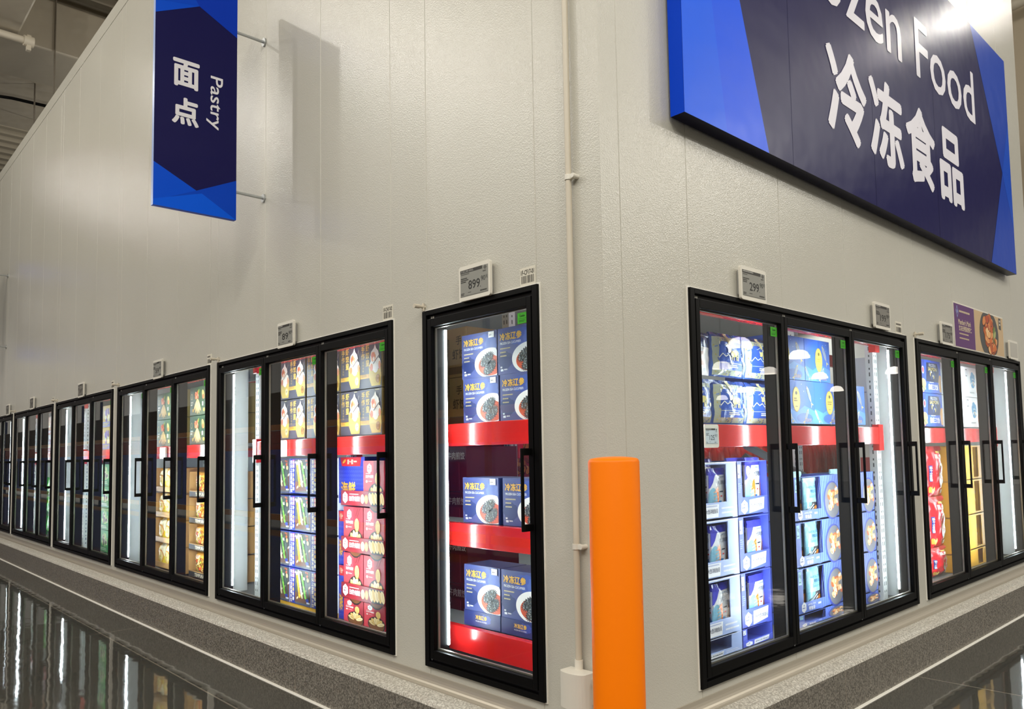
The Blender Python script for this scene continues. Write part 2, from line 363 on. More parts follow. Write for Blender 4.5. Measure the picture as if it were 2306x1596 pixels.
# ------------------------------------------------------------------ door units
BEZ = .0445
def make_unit(wall, u0, u1, n, label, idx):
    Wd = u1-u0; p = (Wd-2*BEZ)/n
    loc, rz = at(wall, u0, 0, 0)
    r = tag(empty('freezer_front', loc, rz), label, 'freezer doors', 'glass freezer door units in the cold room walls')
    mb = MB(); mb.frame(0, Wd, 0, 2, .038, .038, .03, .028, -.02, .1)
    mb.cur = 1; mb.frame(.038, Wd-.038, .03, 1.972, .0065, .0065, .02, .026, .002, .1)
    mb.build('frame', [M['black'], M['black2']], r, bevel=.002)
    mb = MB(); mb.frame(-.007, Wd+.007, -.006, 2.008, .006, .006, .005, .007, -.006, .002); mb.build('sealant_strip', M['seal'], r)
    for i in range(n+1):
        c = BEZ+p*i; mb = MB()
        if i == 0: mb.box(.012, .05, .02, .112, .02, 1.98); lx = .05
        elif i == n: mb.box(Wd-.05, Wd-.012, .02, .112, .02, 1.98); lx = Wd-.05
        else: mb.box(c-.026, c+.026, .018, .112, .02, 1.98); lx = c
        mu = mb.build('mullion', M['black'], r)
        mb = MB()
        if i == 0: mb.box(lx, lx+.008, .1, .111, .1, 1.9)
        elif i == n: mb.box(lx-.008, lx, .1, .111, .1, 1.9)
        else: k = -.019 if wall == 'L' else .019; mb.box(lx+k-.007, lx+k+.007, .1125, .119, .1, 1.9)
        mb.build('led_tube', M['led'], mu)
    for i in range(n):
        a, b = BEZ+p*i+.003, BEZ+p*(i+1)-.003
        mb = MB(); mb.frame(a, b, .047, 1.949, .034, .034, .048, .046, -.018, .014)
        d = mb.build('door', M['black'], r, bevel=.002)
        ga, gb, gz0, gz1 = a+.034, b-.034, .095, 1.903
        mb = MB(); mb.box(ga, gb, .004, .009, gz0, gz1); mb.build('glass_pane', M['glass'], d)
        mb = MB(); mb.frame(ga, gb, gz0, gz1, .007, .007, .008, .007, .0095, .022); mb.build('glazing_spacer', M['spacer'], d)
        h = b-.018; mb = MB()
        mb.box(h-.008, h+.006, -.082, -.068, .80, 1.20)
        for z in (.8, 1.165):
            mb.box(h-.008, h+.006, -.07, -.018, z, z+.035)
        mb.build('handle', M['black'], d, bevel=.003)
        A = Art(); A.rect(0, 0, .07, .055, '3fae1e', 1); A.rect(.006, .024, .064, .026, '2b7d16', 2); A.text('Caution', .016, .033, .054, .046, '16300c', 2, .02)
        A.bars(.01, .006, .06, .018, 2, '2b7d16', 2)
        link('caution_sticker', A.mesh('caution_sticker', M['print']), d, (gb-.088, .0035, gz1-.078))
        mb = MB(); mb.box(a+.012, a+.024, .0005, .0025, 1.953, 1.966); mb.box(a+.029, a+.042, .0005, .0025, 1.953, 1.966); mb.build('white_sticker', M['white'], r)
        mb = MB(); mb.tube((a-.003, -.004, .04), (a-.003, .004, .04), .007, 10); mb.build('hinge_pin', M['steel'], r)
    return r
UN = {'L0': 'single door freezer front left of the wall corner', 'L1': 'three door freezer front next left of the single door one',
      'L2': 'three door freezer front with yellow noodle packs, third from corner on left wall', 'L3': 'three door freezer front with bright green boxes on left wall',
      'L4': 'three door freezer front second from left edge of the photo', 'L5': 'three door freezer front cut off by left edge of the photo',
      'R0': 'three door freezer front right of the orange bollard', 'R1': 'three door freezer front under the purple poster on right wall'}
for i, (a, b, n) in enumerate(LEFT_UNITS): make_unit('L', a, b, n, 'black framed '+UN['L%d' % i], i)
for i, (a, b, n) in enumerate(RIGHT_UNITS): make_unit('R', a, b, n, 'black framed '+UN['R%d' % i], i)

# ------------------------------------------------------------------ storage racks in the cold room
def post(mb, x0, x1, y0, y1, z0, z1):
    mb.cur = 0; mb.box(x0, x1, y0, y1, z0, z1); mb.cur = 1
    z = z0+.06; k = 0
    while z < z1-.05:
        h = .03 if k % 2 else .016
        for fx in (.3, .7):
            cx = x0+(x1-x0)*fx; mb.face([(cx-.005, y0-.001, z), (cx+.005, y0-.001, z), (cx+.005, y0-.001, z+h), (cx-.005, y0-.001, z+h)])
        for sx in (x0-.001, x1+.001):
            cy = (y0+y1)/2; mb.face([(sx, cy-.005, z), (sx, cy+.005, z), (sx, cy+.005, z+h), (sx, cy-.005, z+h)])
        z += .05; k += 1
    mb.cur = 0
slot = mat('post_slot', '4a4f50', .6)
def rack(wall, u0, u1, beams, label, d0=.21, d1=1.15, braces=False, deck=True, rear=True):
    loc, rz = at(wall, u0, 0, 0)
    r = tag(empty('storage_rack', loc, rz), label, 'rack', 'pallet racks inside the cold room'); w = u1-u0
    for x in (0, w-.075):
        for y in (d0+.01, d1-.07)[:2 if rear else 1]:
            mb = MB(); post(mb, x, x+.075, y, y+.06, .001, 2.45); mb.build('post', [M['post'], slot], r)
    for z0, z1 in beams:
        for y in (d0-.012, d1)[:2 if rear else 1]:
            mb = MB(); mb.box(.02, w-.02, y, y+.045, z0, z1)
            for x in (0, w-.08): mb.box(x, x+.08, y-.004, y+.05, z0-.05, z1+.02)
            mb.build('beam', M['red'], r, bevel=.003)
        if deck and z1 < 1.9: mb = MB(); mb.box(.02, w-.02, d0+.05, d1-.01, z1-.03, z1-.006); mb.build('shelf_deck', M['deckgrey'], r)
    if braces:
        
        for dz in (0, -.085):
            mb = MB(); mb.tube((1.45, .62, 1.2+dz), (2.35, .62, .93+dz), .03, 4); mb.build('brace', M['steel'], r)
    return r
B3 = [(1.187, 1.316), (1.945, 2.06)]
for i in range(1, 6):
    a, b, n = LEFT_UNITS[i]; rack('L', a+(.235 if i < 3 else .48 if i == 3 else .36), b-.18, B3, 'white post rack with red beams behind %s' % ['', 'the three doors next to the single door', 'the yellow noodle doors', 'the bright green box doors', 'the doors second from left edge', 'the doors cut by left edge'][i])
rack('L', -1.86, -.42, [(1.225, 1.356), (.643, .776), (.042, .185)], 'rack with three red beams behind the single freezer door', d1=.5, braces=False, rear=False)
for i in range(2):
    a, b, n = RIGHT_UNITS[i]; rack('R', (.665, 3.72)[i], (3.41, 6.2)[i], B3, 'white post rack with red beams behind %s' % ['the doors beside the bollard', 'the doors under the poster'][i], braces=i == 0)
def divider(wall, u, d0, d1, label):
    loc, rz = at(wall, u, d0, .02); r = MB(); r.box(-.01, .01, 0, d1-d0, 0, 2.3); o = r.build('divider_panel', M['post']); o.location = loc; o.rotation_euler = (0, 0, rz)
    tag(o, label, 'panel', 'white end panels between racks')
for i, dd in ((1, .29), (2, .75), (3, .3), (4, .6), (5, .6)):
    divider('L', LEFT_UNITS[i][0]-.095, .125, dd, 'white end panel behind leftmost door of the %s' % ['', 'unit beside the single door', 'yellow noodle unit', 'green box unit', 'unit second from left edge', 'unit cut by left edge'][i])
divider('R', 3.495, .125, .26, 'white end panel behind rightmost door beside the bollard'); divider('R', 6.42, .125, .6, 'white end panel behind rightmost door under the poster')

# ------------------------------------------------------------------ packages
def put(name, me, wall, u, d, z, label, cat, group=None, tilt=0):
    loc, rz = at(wall, u, d, z)
    return tag(link(name, me, None, loc, rz+tilt), label, cat, group)
PR, FI = M['print'], M['film']
GOLD = 'e8b53c'
def art_sea():
    A = Art(11); w, h = .325, .262; A.block(w, h, .2, '434f88', '2c3a70', '434f88')
    A.ell(.2, .2, .09, .05, '3a55a8', .6, jit=.2); A.ell(.07, .08, .07, .05, '1f3168', .6, jit=.2); A.ell(.27, .17, .05, .07, '4a66b4', .7, jit=.2)
    arc = lambda cx, cz, rx, rz, a0, a1: [(min(w, cx+rx*math.cos(a*math.pi/24)), max(.002, cz+rz*math.sin(a*math.pi/24))) for a in range(a0, a1)]
    A.poly([(w, .002), (w, .142)]+arc(.262, .079, .14, .086, 9, 42), 'f2f2f0', 1); A.poly([(w, .012), (w, .11)]+arc(.272, .066, .114, .062, 12, 40), 'd4552a', 2)
    for cx, cz, rx, rz_, ro in ((.235, .098, .06, .03, .45), (.262, .05, .058, .031, .5)):
        n = 44; pp = []
        for i in range(n):
            a = 6.283*i/n; k = 1.28 if i % 2 else .95; x, z = rx*k*math.cos(a), rz_*k*math.sin(a)
            pp.append((min(w, cx+x*math.cos(ro)-z*math.sin(ro)), cz+x*math.sin(ro)+z*math.cos(ro)))
        A.add([(cx, cz)]+pp, [(0, i+1, (i+1) % n+1) for i in range(n)], '2b3338', 3)
        for i in range(120):
            a = A.rng.random()*6.28; r = A.rng.random()**.5; x, z = rx*r*math.cos(a), rz_*r*math.sin(a)
            X, Z = cx+x*math.cos(ro)-z*math.sin(ro), cz+x*math.sin(ro)+z*math.cos(ro)
            if X < w-.006: A.poly([(X, Z), (X+.003, Z+.001), (X-.001, Z+.009)], A.rng.choice(['9aa6a8', 'c9d2d2', '5c686c', '7d7a5a']), 4+i*.03)
    A.text('冷冻辽参', .022, .192, .205, .232, GOLD, 3, .035); A.text('FROZEN SEA CUCUMBER', .024, .168, .2, .181, 'eef0f5', 3, .01)
    for i, e in enumerate((.1, .062, .072)): A.bars(.024, .138-i*.021, .024+e*1.2, .149-i*.021, 1, 'c8b88a', 3)
    A.bars(.024, .03, .05, .045, 1, 'e0e4ee', 3); A.rect(.026, .018, .048, .03, 'dfe5f2', 3); A.bars(.055, .018, .095, .03, 1, 'dfe3ee', 3)
    m = A.mesh('sea_cucumber_box', PR)
    B = Art(2); B.rect(0, 0, .05, .034, 'f4f4f2', 1); B.bars(.008, .008, .044, .018, 1, '55504c', 2); B.bars(.01, .022, .04, .026, 1, 'b0aaa6', 2)
    return m, B.mesh('price_sticker', PR)
SEA, SEAST = art_sea()
def sea(u, z, lab, sx=1, d=.255):
    o = put('sea_cucumber_box', SEA, 'L', u, d, z, lab, 'box', 'boxes of frozen sea cucumber in the single door freezer'); o.scale.x = sx
    link('price_sticker', SEAST, o, (.255, -.0035, .222)); return o
for i, (u, z, w) in enumerate(((-1.378, 1.6195, 'top left'), (-1.045, 1.6195, 'top right'), (-1.368, 1.357, 'lower left'), (-1.03, 1.357, 'lower right'))):
    sea(u, z, 'navy sea cucumber box, %s of the four on the top red beam' % w)
sea(-1.384, .777, 'navy sea cucumber box, left of the two on the middle red beam'); sea(-1.02, .777, 'navy sea cucumber box, right of the two on the middle red beam')
def bottom_sea():
    A = Art(3); A.block(.328, .085, .21, '1f2f68', '1b2b5c', '1f2f68'); A.ell(.2, .05, .05, .025, '33489a', .6, jit=.2)
    A.text('冷冻辽参', .11, .042, .21, .066, GOLD, 2, .035); A.text('FROZEN SEA CUCUMBER', .11, .028, .21, .035, 'dfe3f0', 2); return A.mesh('display_tray', PR)
TR = bottom_sea()
for u, w in ((-1.381, 'left'), (-1.045, 'right')):
    sea(u, .272, 'navy sea cucumber box, %s of the two above the lowest red beam' % w)
    put('display_tray', TR, 'L', u, .25, .187, 'navy printed tray under the %s sea cucumber box on lowest beam' % w, 'tray', 'printed trays on the lowest red beam')

def art_dumpling():
    A = Art(21); w, h = .552, .318; A.block(w, h, .36, '2c2b38', '6a5733', '3a3329')
    for k in (0, 1):
        o = k*.276; pw = .274
        A.rect(o+.003, .004, o+pw, h-.004, '454452', .6); A.rect(o+.003, .07, o+pw, .1, 'c9983c', 1)
        A.bars(o+.012, .078, o+.09, .1, 3, '8a6420', 1.5)
        A.poly([(o+.115, .16), (o+.12, .07), (o+.15, .012), (o+.262, .012), (o+.272, .07), (o+.272, .15)][::-1], 'dcbc58', 2)
        A.ell(o+.197, .15, .08, .035, 'c99a3c', 3); A.ell(o+.197, .152, .073, .03, '5a3a1e', 3.2)
        A.ell(o+.165, .155, .035, .036, 'f3e4cf', 4, jit=.05); A.ell(o+.152, .142, .018, .026, 'e07a4e', 4.5); A.ell(o+.23, .165, .04, .04, 'f5e9dc', 4.2, jit=.05); A.ell(o+.205, .135, .034, .034, 'fbf3e6', 5, jit=.04); A.ell(o+.255, .15, .014, .03, 'ea9670', 5)
        A.poly([(o+.148, .17), (o+.14, .215), (o+.15, .25), (o+.185, .272), (o+.2, .3), (o+.215, .27), (o+.24, .25), (o+.252, .215), (o+.225, .18), (o+.19, .165)][::-1], 'f6ece2', 6)
        A.ell(o+.178, .215, .03, .035, 'ee9a6a', 7, jit=.15); A.ell(o+.172, .222, .016, .018, 'd8623a', 7.5, jit=.2); A.ell(o+.186, .2, .012, .014, 'fbe0cc', 7.7)
        A.line([(o+.18, .165), (o+.262, .225)], .007, '5b4034', 8); A.line([(o+.25, .25), (o+.265, .28)], .003, 'bbb2a4', 8)
        A.vtext('手作', o+.018, o+.062, .3, .05, 'd9ab48', 3, .015); A.vtext('虾饺皇', o+.076, o+.122, .305, .052, 'e2b550', 3, .015)
        for i in range(4): A.text('蒸煮美味'[i], o+.03, .115+.02*(3-i), o+.052, .132+.02*(3-i), 'a98a4e', 3)
        A.bars(o+.195, .302, o+.262, .312, 1, 'e8d6a4', 3)
        A.ell(o+.235, .06, .026, .03, 'a8762c' if k else 'f0dc8c', 6); A.ell(o+.235, .06, .02, .023, 'bd8b3a' if k else 'f6ebb4', 6.5); A.bars(o+.222, .05, o+.25, .068, 2, '7a5420', 7)
    return A.mesh('dumpling_carton', PR)
DUMP = art_dumpling()
for row, z, rn in ((0, 1.322, 'lower'), (1, 1.646, 'upper')):
    for u, sx, cn in ((-3.94, 1, 'first'), (-3.362, .935, 'second'), (-2.832, 1.01, 'third'), (-2.236, .44, 'last')):
        if cn == 'last': u = -2.236
        o = put('dumpling_carton', DUMP, 'L', u, .255, z, 'black shrimp dumpling carton, %s from the left in the %s row above the beam' % (cn, rn), 'carton', 'black dumpling cartons above the red beam'); o.scale.x = sx

def art_veg():
    A = Art(31); w, h = .35, .272; A.block(w, h, .22, '2436a0', 'dfe4ee', '2436a0')
    A.rect(.006, .005, .085, h-.005, '1e2f96', .6); A.rect(.09, .005, w-.006, h-.005, '4a4f4c', .6)
    A.poly([(.09, .09), (.2, .09), (w-.006, .16), (w-.006, .02), (.09, .005)], '6b4630', 1)
    A.rect(.09, .005, w-.006, .018, '55595a', 1.2)
    for i in range(6):
        x = .12+i*.04; z = .035+i*.019; A.poly([(x, z), (x+.028, z+.014), (x+.026, z+.028), (x-.002, z+.014)], 'f0e2bc', 2)
    for (x0, x1, cols, l) in ((.115, .145, ['f2b21e', 'e79a12', 'f6c94a'], 3), (.148, .19, ['f4efd2', 'ebe2bb', 'fbf8e4'], 3.5), (.2, .25, ['7fd444', '5fb52e', '9ae65e'], 3.7), (.25, .3, ['2f4640', '45615a', '3a524c'], 2.2)):
        for i in range(11):
            t = i/10; cx = x0+.01+(x1-x0)*.55*t+.028*t; cz = .232-.165*t; A.ell(cx, cz, .02, .013, A.rng.choice(cols), l+i*.03, 10, -.7, .12)
    A.pile(.16, .245, .06, .015, 16, .012, ['e8e6dc', 'd2cfc2', 'b9b6a8'], 4); A.pile(.29, .24, .02, .02, 8, .012, ['d9683a', 'ef8a4e', 'c4492a'], 4); A.ell(.31, .2, .02, .017, 'c9b98a', 5)
    A.pile(.25, .205, .012, .01, 4, .01, ['f4f4f0'], 5); A.ell(.3, .045, .026, .014, '2b44b0', 5); A.rect(.29, .02, .34, .032, 'cfd6e4', 5)
    A.vtext('舌尖上全家福水饺', .012, .045, h-.012, .032, 'f1e6c0', 3, .02); A.rect(.05, .2, .08, h-.008, 'e6446e', 2); A.vtext('海鲜', .053, .077, h-.014, .03, 'ffe9d0', 3, .02)
    for i in range(5): A.ell(.064, .18-i*.036, .012, .015, ['d8cfae', 'c89a6a', 'e0b25a', 'd8cfae', 'ece6cc'][i], 3, jit=.15)
    return A.mesh('vegetable_dumpling_box', PR)
VEG = art_veg()
for k, z in enumerate((.035, .315, .6, .893)):
    for u, cn in ((-3.992, 'left'), (-3.637, 'middle'), (-3.277, 'right')):
        put('vegetable_dumpling_box', VEG, 'L', u, .25, z, 'blue dumpling box with green dumplings, %s one, %s layer of the stack' % (cn, ['lowest', 'second lowest', 'second highest', 'highest'][k]), 'box', 'blue boxes of coloured dumplings')
put('carton_flap', (lambda A: (A.block(1.06, .034, .3, 'd9a62e', 'c8962a', 'd9a62e'), A.mesh('carton_flap', PR))[1])(Art()), 'L', -3.99, .256, .001, 'yellow card sheet lying under the blue dumpling boxes', 'card sheet')

def art_gyoza():
    A = Art(41); w, h = .27, .315; A.block(w, h, .2, 'd8434e', '9a1f2c', 'c23a44')
    A.rect(w*.5, .002, w-.002, h-.002, 'a8323e', .7); A.hexlogo(w*.3, .262, .036, 1.5, '8a2a38')
    A.bars(.035, .222, .13, .23, 1, 'f7d5d5', 2); A.text('日式牛肉煎饺', .034, .196, .135, .218, 'ffffff', 2, .02); A.ell(.045, .172, .012, .01, 'fbe3e0', 2); A.bars(.065, .166, .13, .176, 1, 'f2c4c4', 2)
    A.line([(.17, .25), (.205, h-.004)], .005, '5e2a24', 2); A.line([(.195, .25), (.232, h-.004)], .005, '5e2a24', 2)
    A.ell(.165, .06, .11, .1, '2a2422', 2, 30); A.ell(.165, .055, .098, .085, '7a4a22', 2.3, 30)
    for i, a in enumerate((2.7, 2.2, 1.75, 1.3, .85, .4)):
        cx, cz = .165+.06*math.cos(a), .045+.058*math.sin(a)
        A.ell(cx, cz, .05, .024, '8a5a22', 3+i*.2, 14, a, .05); A.ell(cx, cz+.003, .047, .021, ['f0d89a', 'e9c777', 'f4e2ae'][i % 3], 3.1+i*.2, 14, a, .07); A.line([(cx-.02*math.cos(a), cz-.02*math.sin(a)), (cx+.03*math.cos(a), cz+.03*math.sin(a))], .004, 'c28c3a', 3.15+i*.2)
    A.ell(.19, .19, .032, .047, 'c98f36', 5, 16, .1, .05); A.ell(.19, .192, .028, .043, 'eccb7c', 5.2, 16, .1, .08)
    for k in range(4): A.line([(.178+k*.008, .16), (.174+k*.01, .225)], .003, 'c58f3c', 5.4)
    return A.mesh('gyoza_box', PR)
def art_gyoza_tray():
    A = Art(42); w, h = .57, .105; A.block(w, h, .012, '8f1c28', '7a1822', '7a1822'); A.hexlogo(.06, .055, .042, 1, '8a2a38')
    A.bars(.12, .074, .26, .084, 1, 'f3caca', 2); A.text('日式牛肉煎饺', .12, .032, .265, .068, 'ffffff', 2, .02)
    A.ell(.3, .05, .026, .033, 'f0d9a0', 2, 16); A.ell(.35, .05, .026, .033, 'd98b48', 2, 16); A.ell(.35, .05, .018, .024, 'eab06e', 2.3)
    A.poly([(.37, .06), (.42, .004), (w-.003, .004), (w-.003, .1), (.38, .1)][::-1], '2a2422', 1.5)
    for i in range(5): A.ell(.405+i*.038, .056, .022, .044, ['f0d89a', 'e6c171'][i % 2], 2+i*.1, 14, .35, .06); A.line([(.395+i*.038, .085), (.415+i*.038, .03)], .004, 'c28c3a', 2.05+i*.1)
    return A.mesh('gyoza_tray', PR)
GY, GT = art_gyoza(), art_gyoza_tray()
for k, (z, nm) in enumerate(((-.155, 'lowest'), (.172, 'third'), (.5, 'second'), (.827, 'top'))):
    for u, cn in ((-2.82, 'left'), (-2.543, 'middle'), (-2.222, 'right')):
        if k == 3 and cn == 'left': continue
        if k == 0:   # the lowest layer shows only the tops of its boxes
            A = GY
        o = put('gyoza_box', GY, 'L', u, .27, max(z, .003), 'red fried dumpling box, %s one of the %s tray' % (cn, nm), 'box', 'red boxes of fried dumplings')
        if k == 0: o.scale.z = .51
        if cn == 'right': o.scale.x = .88
    if k:
        for u, cn in ((-2.828, 'left'), (-2.23, 'right')):
            o = put('gyoza_tray', GT, 'L', u, .254, z, 'dark red tray lip, %s one at the foot of the %s layer' % (cn, nm), 'tray', 'dark red trays holding the fried dumpling boxes'); o.scale.x = .42 if cn == 'right' else 1
def art_blue():
    A = Art(51); w, h = .5, .385; A.block(w, h, .3, '2433b4', '1f2ca0', '2433b4')
    for i in range(14):
        for j in range(9):
            cx, cz = .02+i*.036+(j % 2)*.018, .02+j*.034
            if cx < w-.02: A.line([(cx-.015, cz), (cx-.008, cz+.013), (cx, cz+.017), (cx+.008, cz+.013), (cx+.015, cz)], .0022, '6a78d8', 1)
    A.poly([(.04, h-.002), (.07, h-.075), (.42, h-.075), (.44, h-.002)][::-1], 'd3262c', 2); A.ell(.12, h-.035, .035, .012, GOLD, 3, 12, .4); A.text('家一家', .18, h-.06, .29, h-.018, 'f6ead0', 3, .03); A.bars(.3, h-.05, .38, h-.03, 1, 'f6d8c0', 3)
    A.text('海鲜', .06, .06, .33, .18, 'e6ac34', 3, .03); A.rect(0, 0, .012, h, 'e7e9f4', 2)
    return A.mesh('seafood_carton', PR)
BL = art_blue()
for k, z in enumerate((.003, .395, .787)):
    o = put('seafood_carton', BL, 'L', -2.922, .285, z, 'blue scale patterned seafood carton, %s of the stack beside the red boxes' % ['bottom', 'middle', 'top'][k], 'carton', 'blue seafood cartons')
    o.scale.x = .74 if k == 2 else .19
    if k == 2: o.location.z = .835; o.scale.z = .87
# brown and dark red cartons seen past the lamp strip of the single door
def art_brown():
    A = Art(61); A.block(.42, .335, .4, 'a98d5e', 'a58a5c', 'a98d5e'); A.text('手', .3, .22, .36, .28, '4a3a22', 1, .02); A.text('虾饺', .26, .12, .4, .19, '4a3a22', 1, .02)
    A.rect(.02, .02, .4, .07, '6e5a44', 1); n = len(A.v)
    return A
A = art_brown(); B = Art(62)
for v in A.v[8:]: pass
BRM = A.mesh('brown_carton', PR)
for k, z in enumerate((1.36, 1.7)): put('brown_carton', BRM, 'L', -2.22, .62, z, 'brown corrugated carton, %s of the two left of the sea cucumber boxes' % ['lower', 'upper'][k], 'carton', 'brown cartons on the neighbouring rack')
A = Art(63); A.block(.44, .3, .45, '7c1d28', '6e1a24', '7c1d28'); A.rect(.01, .2, .43, .285, '651620', 1); A.text('日式牛肉煎饺', .14, .215, .42, .265, 'f3e9e6', 2, .02); A.line([(.36, .01), (.36, .19)], .004, 'c8606a', 2)
RD = A.mesh('dark_red_carton', PR)
for k, z in enumerate((.01, .315, .62, .925)): put('dark_red_carton', RD, 'L', -2.26, .62, z, 'dark red carton, %s of the stack left of the sea cucumber boxes' % ['lowest', 'second', 'third', 'topmost'][k], 'carton', 'dark red cartons on the neighbouring rack')
A = Art(64); A.block(.34, .2, .3, 'b0483c', '9c3c32', 'a84438'); A.pile(.2, .1, .12, .07, 26, .03, ['e0a04a', 'c9803a', '8a4a24', 'e8c27a', 'd8d0c0'], 1, dark='5a2a18'); A.ell(.06, .1, .035, .05, 'e6d9cc', 2); A.ell(.06, .1, .025, .038, 'b8645a', 2.3)
PK = A.mesh('frozen_meal_pack', PR)
for i, (u, z) in enumerate(((-1.42, .96), (-1.06, .96), (-.7, .96), (-1.42, 1.165), (-1.06, 1.165), (-.7, 1.165))):
    put('frozen_meal_pack', PK, 'L', u-1.3, 1.75, z, 'red and gold meal pack far behind the middle beam, %s of the %s row' % (['left', 'middle', 'right'][i % 3], 'lower' if i < 3 else 'upper'), 'pack', 'meal packs at the back of the cold room')

# third unit: spring roll cartons, noodle bags, tempura trays
def art_roll():
    A = Art(71); w, h = .43, .284; A.block(w, h, .34, '2f5134', '8a7a4a', '34583a')
    A.rect(.004, .004, w-.004, .07, '4e5a44', .6); A.ell(.05, .19, .024, .03, 'c8b25a', 1); A.ell(.05, .19, .019, .025, '2f5134', 1.3); A.bars(.025, .09, .1, .14, 2, 'e6dfc4', 2); A.rect(.33, .09, .36, .13, 'e8e4d6', 2)
    for a in (-.75, -.4, -.05, .3, .62): A.ell(.21+.075*math.sin(a), .17-.085*math.cos(a), .075, .02, 'c98e42', 2+a, 14, a-1.57); A.ell(.21+.075*math.sin(a), .172-.085*math.cos(a), .07, .015, 'f0cf8e', 2.2+a, 14, a-1.57)
    A.pile(.19, .2, .045, .035, 16, .022, ['e0502e', 'f08a4a', 'f4b88a', 'c93a22'], 4); A.ell(.24, .235, .03, .014, '8fae3a', 5, 12, .9); A.ell(.36, .2, .03, .05, 'd8c46a', 3, 12, .5); A.ell(.36, .18, .024, .024, 'e8703a', 3.5); A.ell(.09, .05, .02, .018, 'e0b04a', 2); A.ell(.38, .05, .025, .018, 'e6c05a', 2)
    return A.mesh('spring_roll_carton', PR)
ROLL = art_roll()
for r, (z, rn) in enumerate(((1.322, 'lower'), (1.612, 'upper'))):
    for u, cn in ((-6.892, 'first'), (-6.445, 'second'), (-5.89, 'third'), (-5.44, 'last')):
        put('spring_roll_carton', ROLL, 'L', u, .255, z, 'dark green spring roll carton, %s from the left in the %s row above the beam' % (cn, rn), 'carton', 'dark green spring roll cartons')
def pouch(name, w, h, t, fn, seed, nx=18, nz=28, deco=None, m=None):
    """a filled pouch: bulging front and back with crimped top and bottom seams"""
    rg = random.Random(seed); ph = [rg.random()*6 for _ in range(6)]
    def bulge(x, z):
        a, b = 2*x/w-1, 2*z/h-1
        if z > h*.9: k = max(0, (h-z)/(h*.1))*.35
        else: k = max(0, 1-abs(a)**3)*max(0, 1-abs(b)**4)
        return t*(.12+.88*k)+t*.07*math.sin(7*a+4*b+ph[0])*(.3+abs(b))+t*.04*math.sin(11*b-6*a+ph[1])
    A = Art(seed, .0025); A.w = None
    P = [(w*i/nx, h*j/nz) for j in range(nz+1) for i in range(nx+1)]; n0 = len(P)
    A.v = [(x, -bulge(x, z), z) for x, z in P]+[(x, .004+max(0, bulge(x, z))*.5, z) for x, z in P]
    for j in range(nz):
        for i in range(nx):
            q = (j*(nx+1)+i, j*(nx+1)+i+1, (j+1)*(nx+1)+i+1, (j+1)*(nx+1)+i); c = fn((i+.5)/nx, (j+.5)/nz)
            A.f.append(q); A.c.append(lin(c)); A.f.append(tuple(n0+k for k in reversed(q))); A.c.append(lin(c))
    for i in range(nx):
        for j in (0, nz):
            a, b = j*(nx+1)+i, j*(nx+1)+i+1; A.f.append((a, b, n0+b, n0+a)); A.c.append(lin(fn((i+.5)/nx, j/nz)))
    for j in range(nz):
        for i in (0, nx):
            a, b = j*(nx+1)+i, (j+1)*(nx+1)+i; A.f.append((a, b, n0+b, n0+a)); A.c.append(lin(fn(i/nx, (j+.5)/nz)))
    if deco:
        D = Art(seed+1, .003, bulge); deco(D, w, h); n = len(A.v)
        A.v += [(p[0], p[1]-bulge(p[0], p[2]), p[2]) for p in D.v]; A.f += [tuple(n+k for k in f) for f in D.f]; A.c += D.c
    return A.mesh(name, m or FI, True)
def noodle_deco(D, w, h):
    D.ell(w*.62, h*.42, w*.26, h*.3, 'd9882c', 1, 16); D.ell(w*.62, h*.42, w*.22, h*.25, 'f1d690', 1.4, 16, 0, .06); D.pile(w*.6, h*.42, w*.13, h*.14, 14, w*.05, ['f7e9b8', 'd7662e', 'b8c83c', 'fff3d0'], 2)
    D.rect(w*.08, h*.62, w*.5, h*.78, 'f4f0e2', 1.2); D.bars(w*.12, h*.65, w*.46, h*.76, 2, '8a5a20', 2)
NOOD = pouch('noodle_bag', .2, .245, .045, lambda x, z: 'ead23a' if z < .55+.25*math.sin(x*4) else ('f3e9c4' if x > .45 else 'e6b52c'), 72, deco=noodle_deco)
def tray_box(name, w, h, d, col, lip, deco=None):
    A = Art(80); A.block(w, .006, d, col); A.block(.006, h, d, col); A.block(.006, h, d, col, x=w-.006); A.block(w, h, .006, col, y=d-.006); A.block(w, lip, .006, col)
    if deco: deco(A)
    return A.mesh(name, PR)
NT = tray_box('noodle_tray', .45, .262, .3, 'b58a52', .06)
for k, z in enumerate((.02, .288, .556, .826)):
    ln = ['lowest', 'second lowest', 'second highest', 'highest'][k]
    for u, cn in ((-6.885, 'left'), (-6.428, 'right')):
        put('noodle_tray', NT, 'L', u, .25, z, 'brown card tray of yellow noodle bags, %s stack, %s layer' % (cn, ln), 'tray', 'brown trays of noodle bags')
        for j, s in ((0, 'left'), (1, 'right')):
            put('noodle_bag', NOOD, 'L', u+.008+j*.204, .31, z+.012, 'yellow noodle bag, %s one in the %s tray of the %s layer' % (s, cn, ln), 'bag', 'yellow noodle bags')
def temp_deco(A):
    A.rect(.005, .008, .435, .055, '2e2a28', 1); A.text('TEMPURA', .17, .016, .42, .046, 'e8dcc4', 2, .02)
TT = tray_box('tempura_tray', .44, .25, .3, 'ba9058', .062, temp_deco)
def temp_bag_deco(D, w, h):
    D.pile(w*.55, h*.42, w*.33, h*.24, 30, w*.09, ['f0a23c', 'e8742a', 'f6d48a', 'd85a22', 'fbe9c0', 'b8cc40'], 1, dark='8a4a18'); D.rect(w*.08, h*.72, w*.5, h*.86, 'f3d9a8', 1.2); D.bars(w*.1, h*.74, w*.48, h*.85, 2, 'a8481c', 2)
TB = pouch('tempura_bag', .37, .21, .06, lambda x, z: 'e9a53c' if z > .65 else ('e2d050' if x < .3 else 'f2e2b2'), 81, deco=temp_bag_deco)
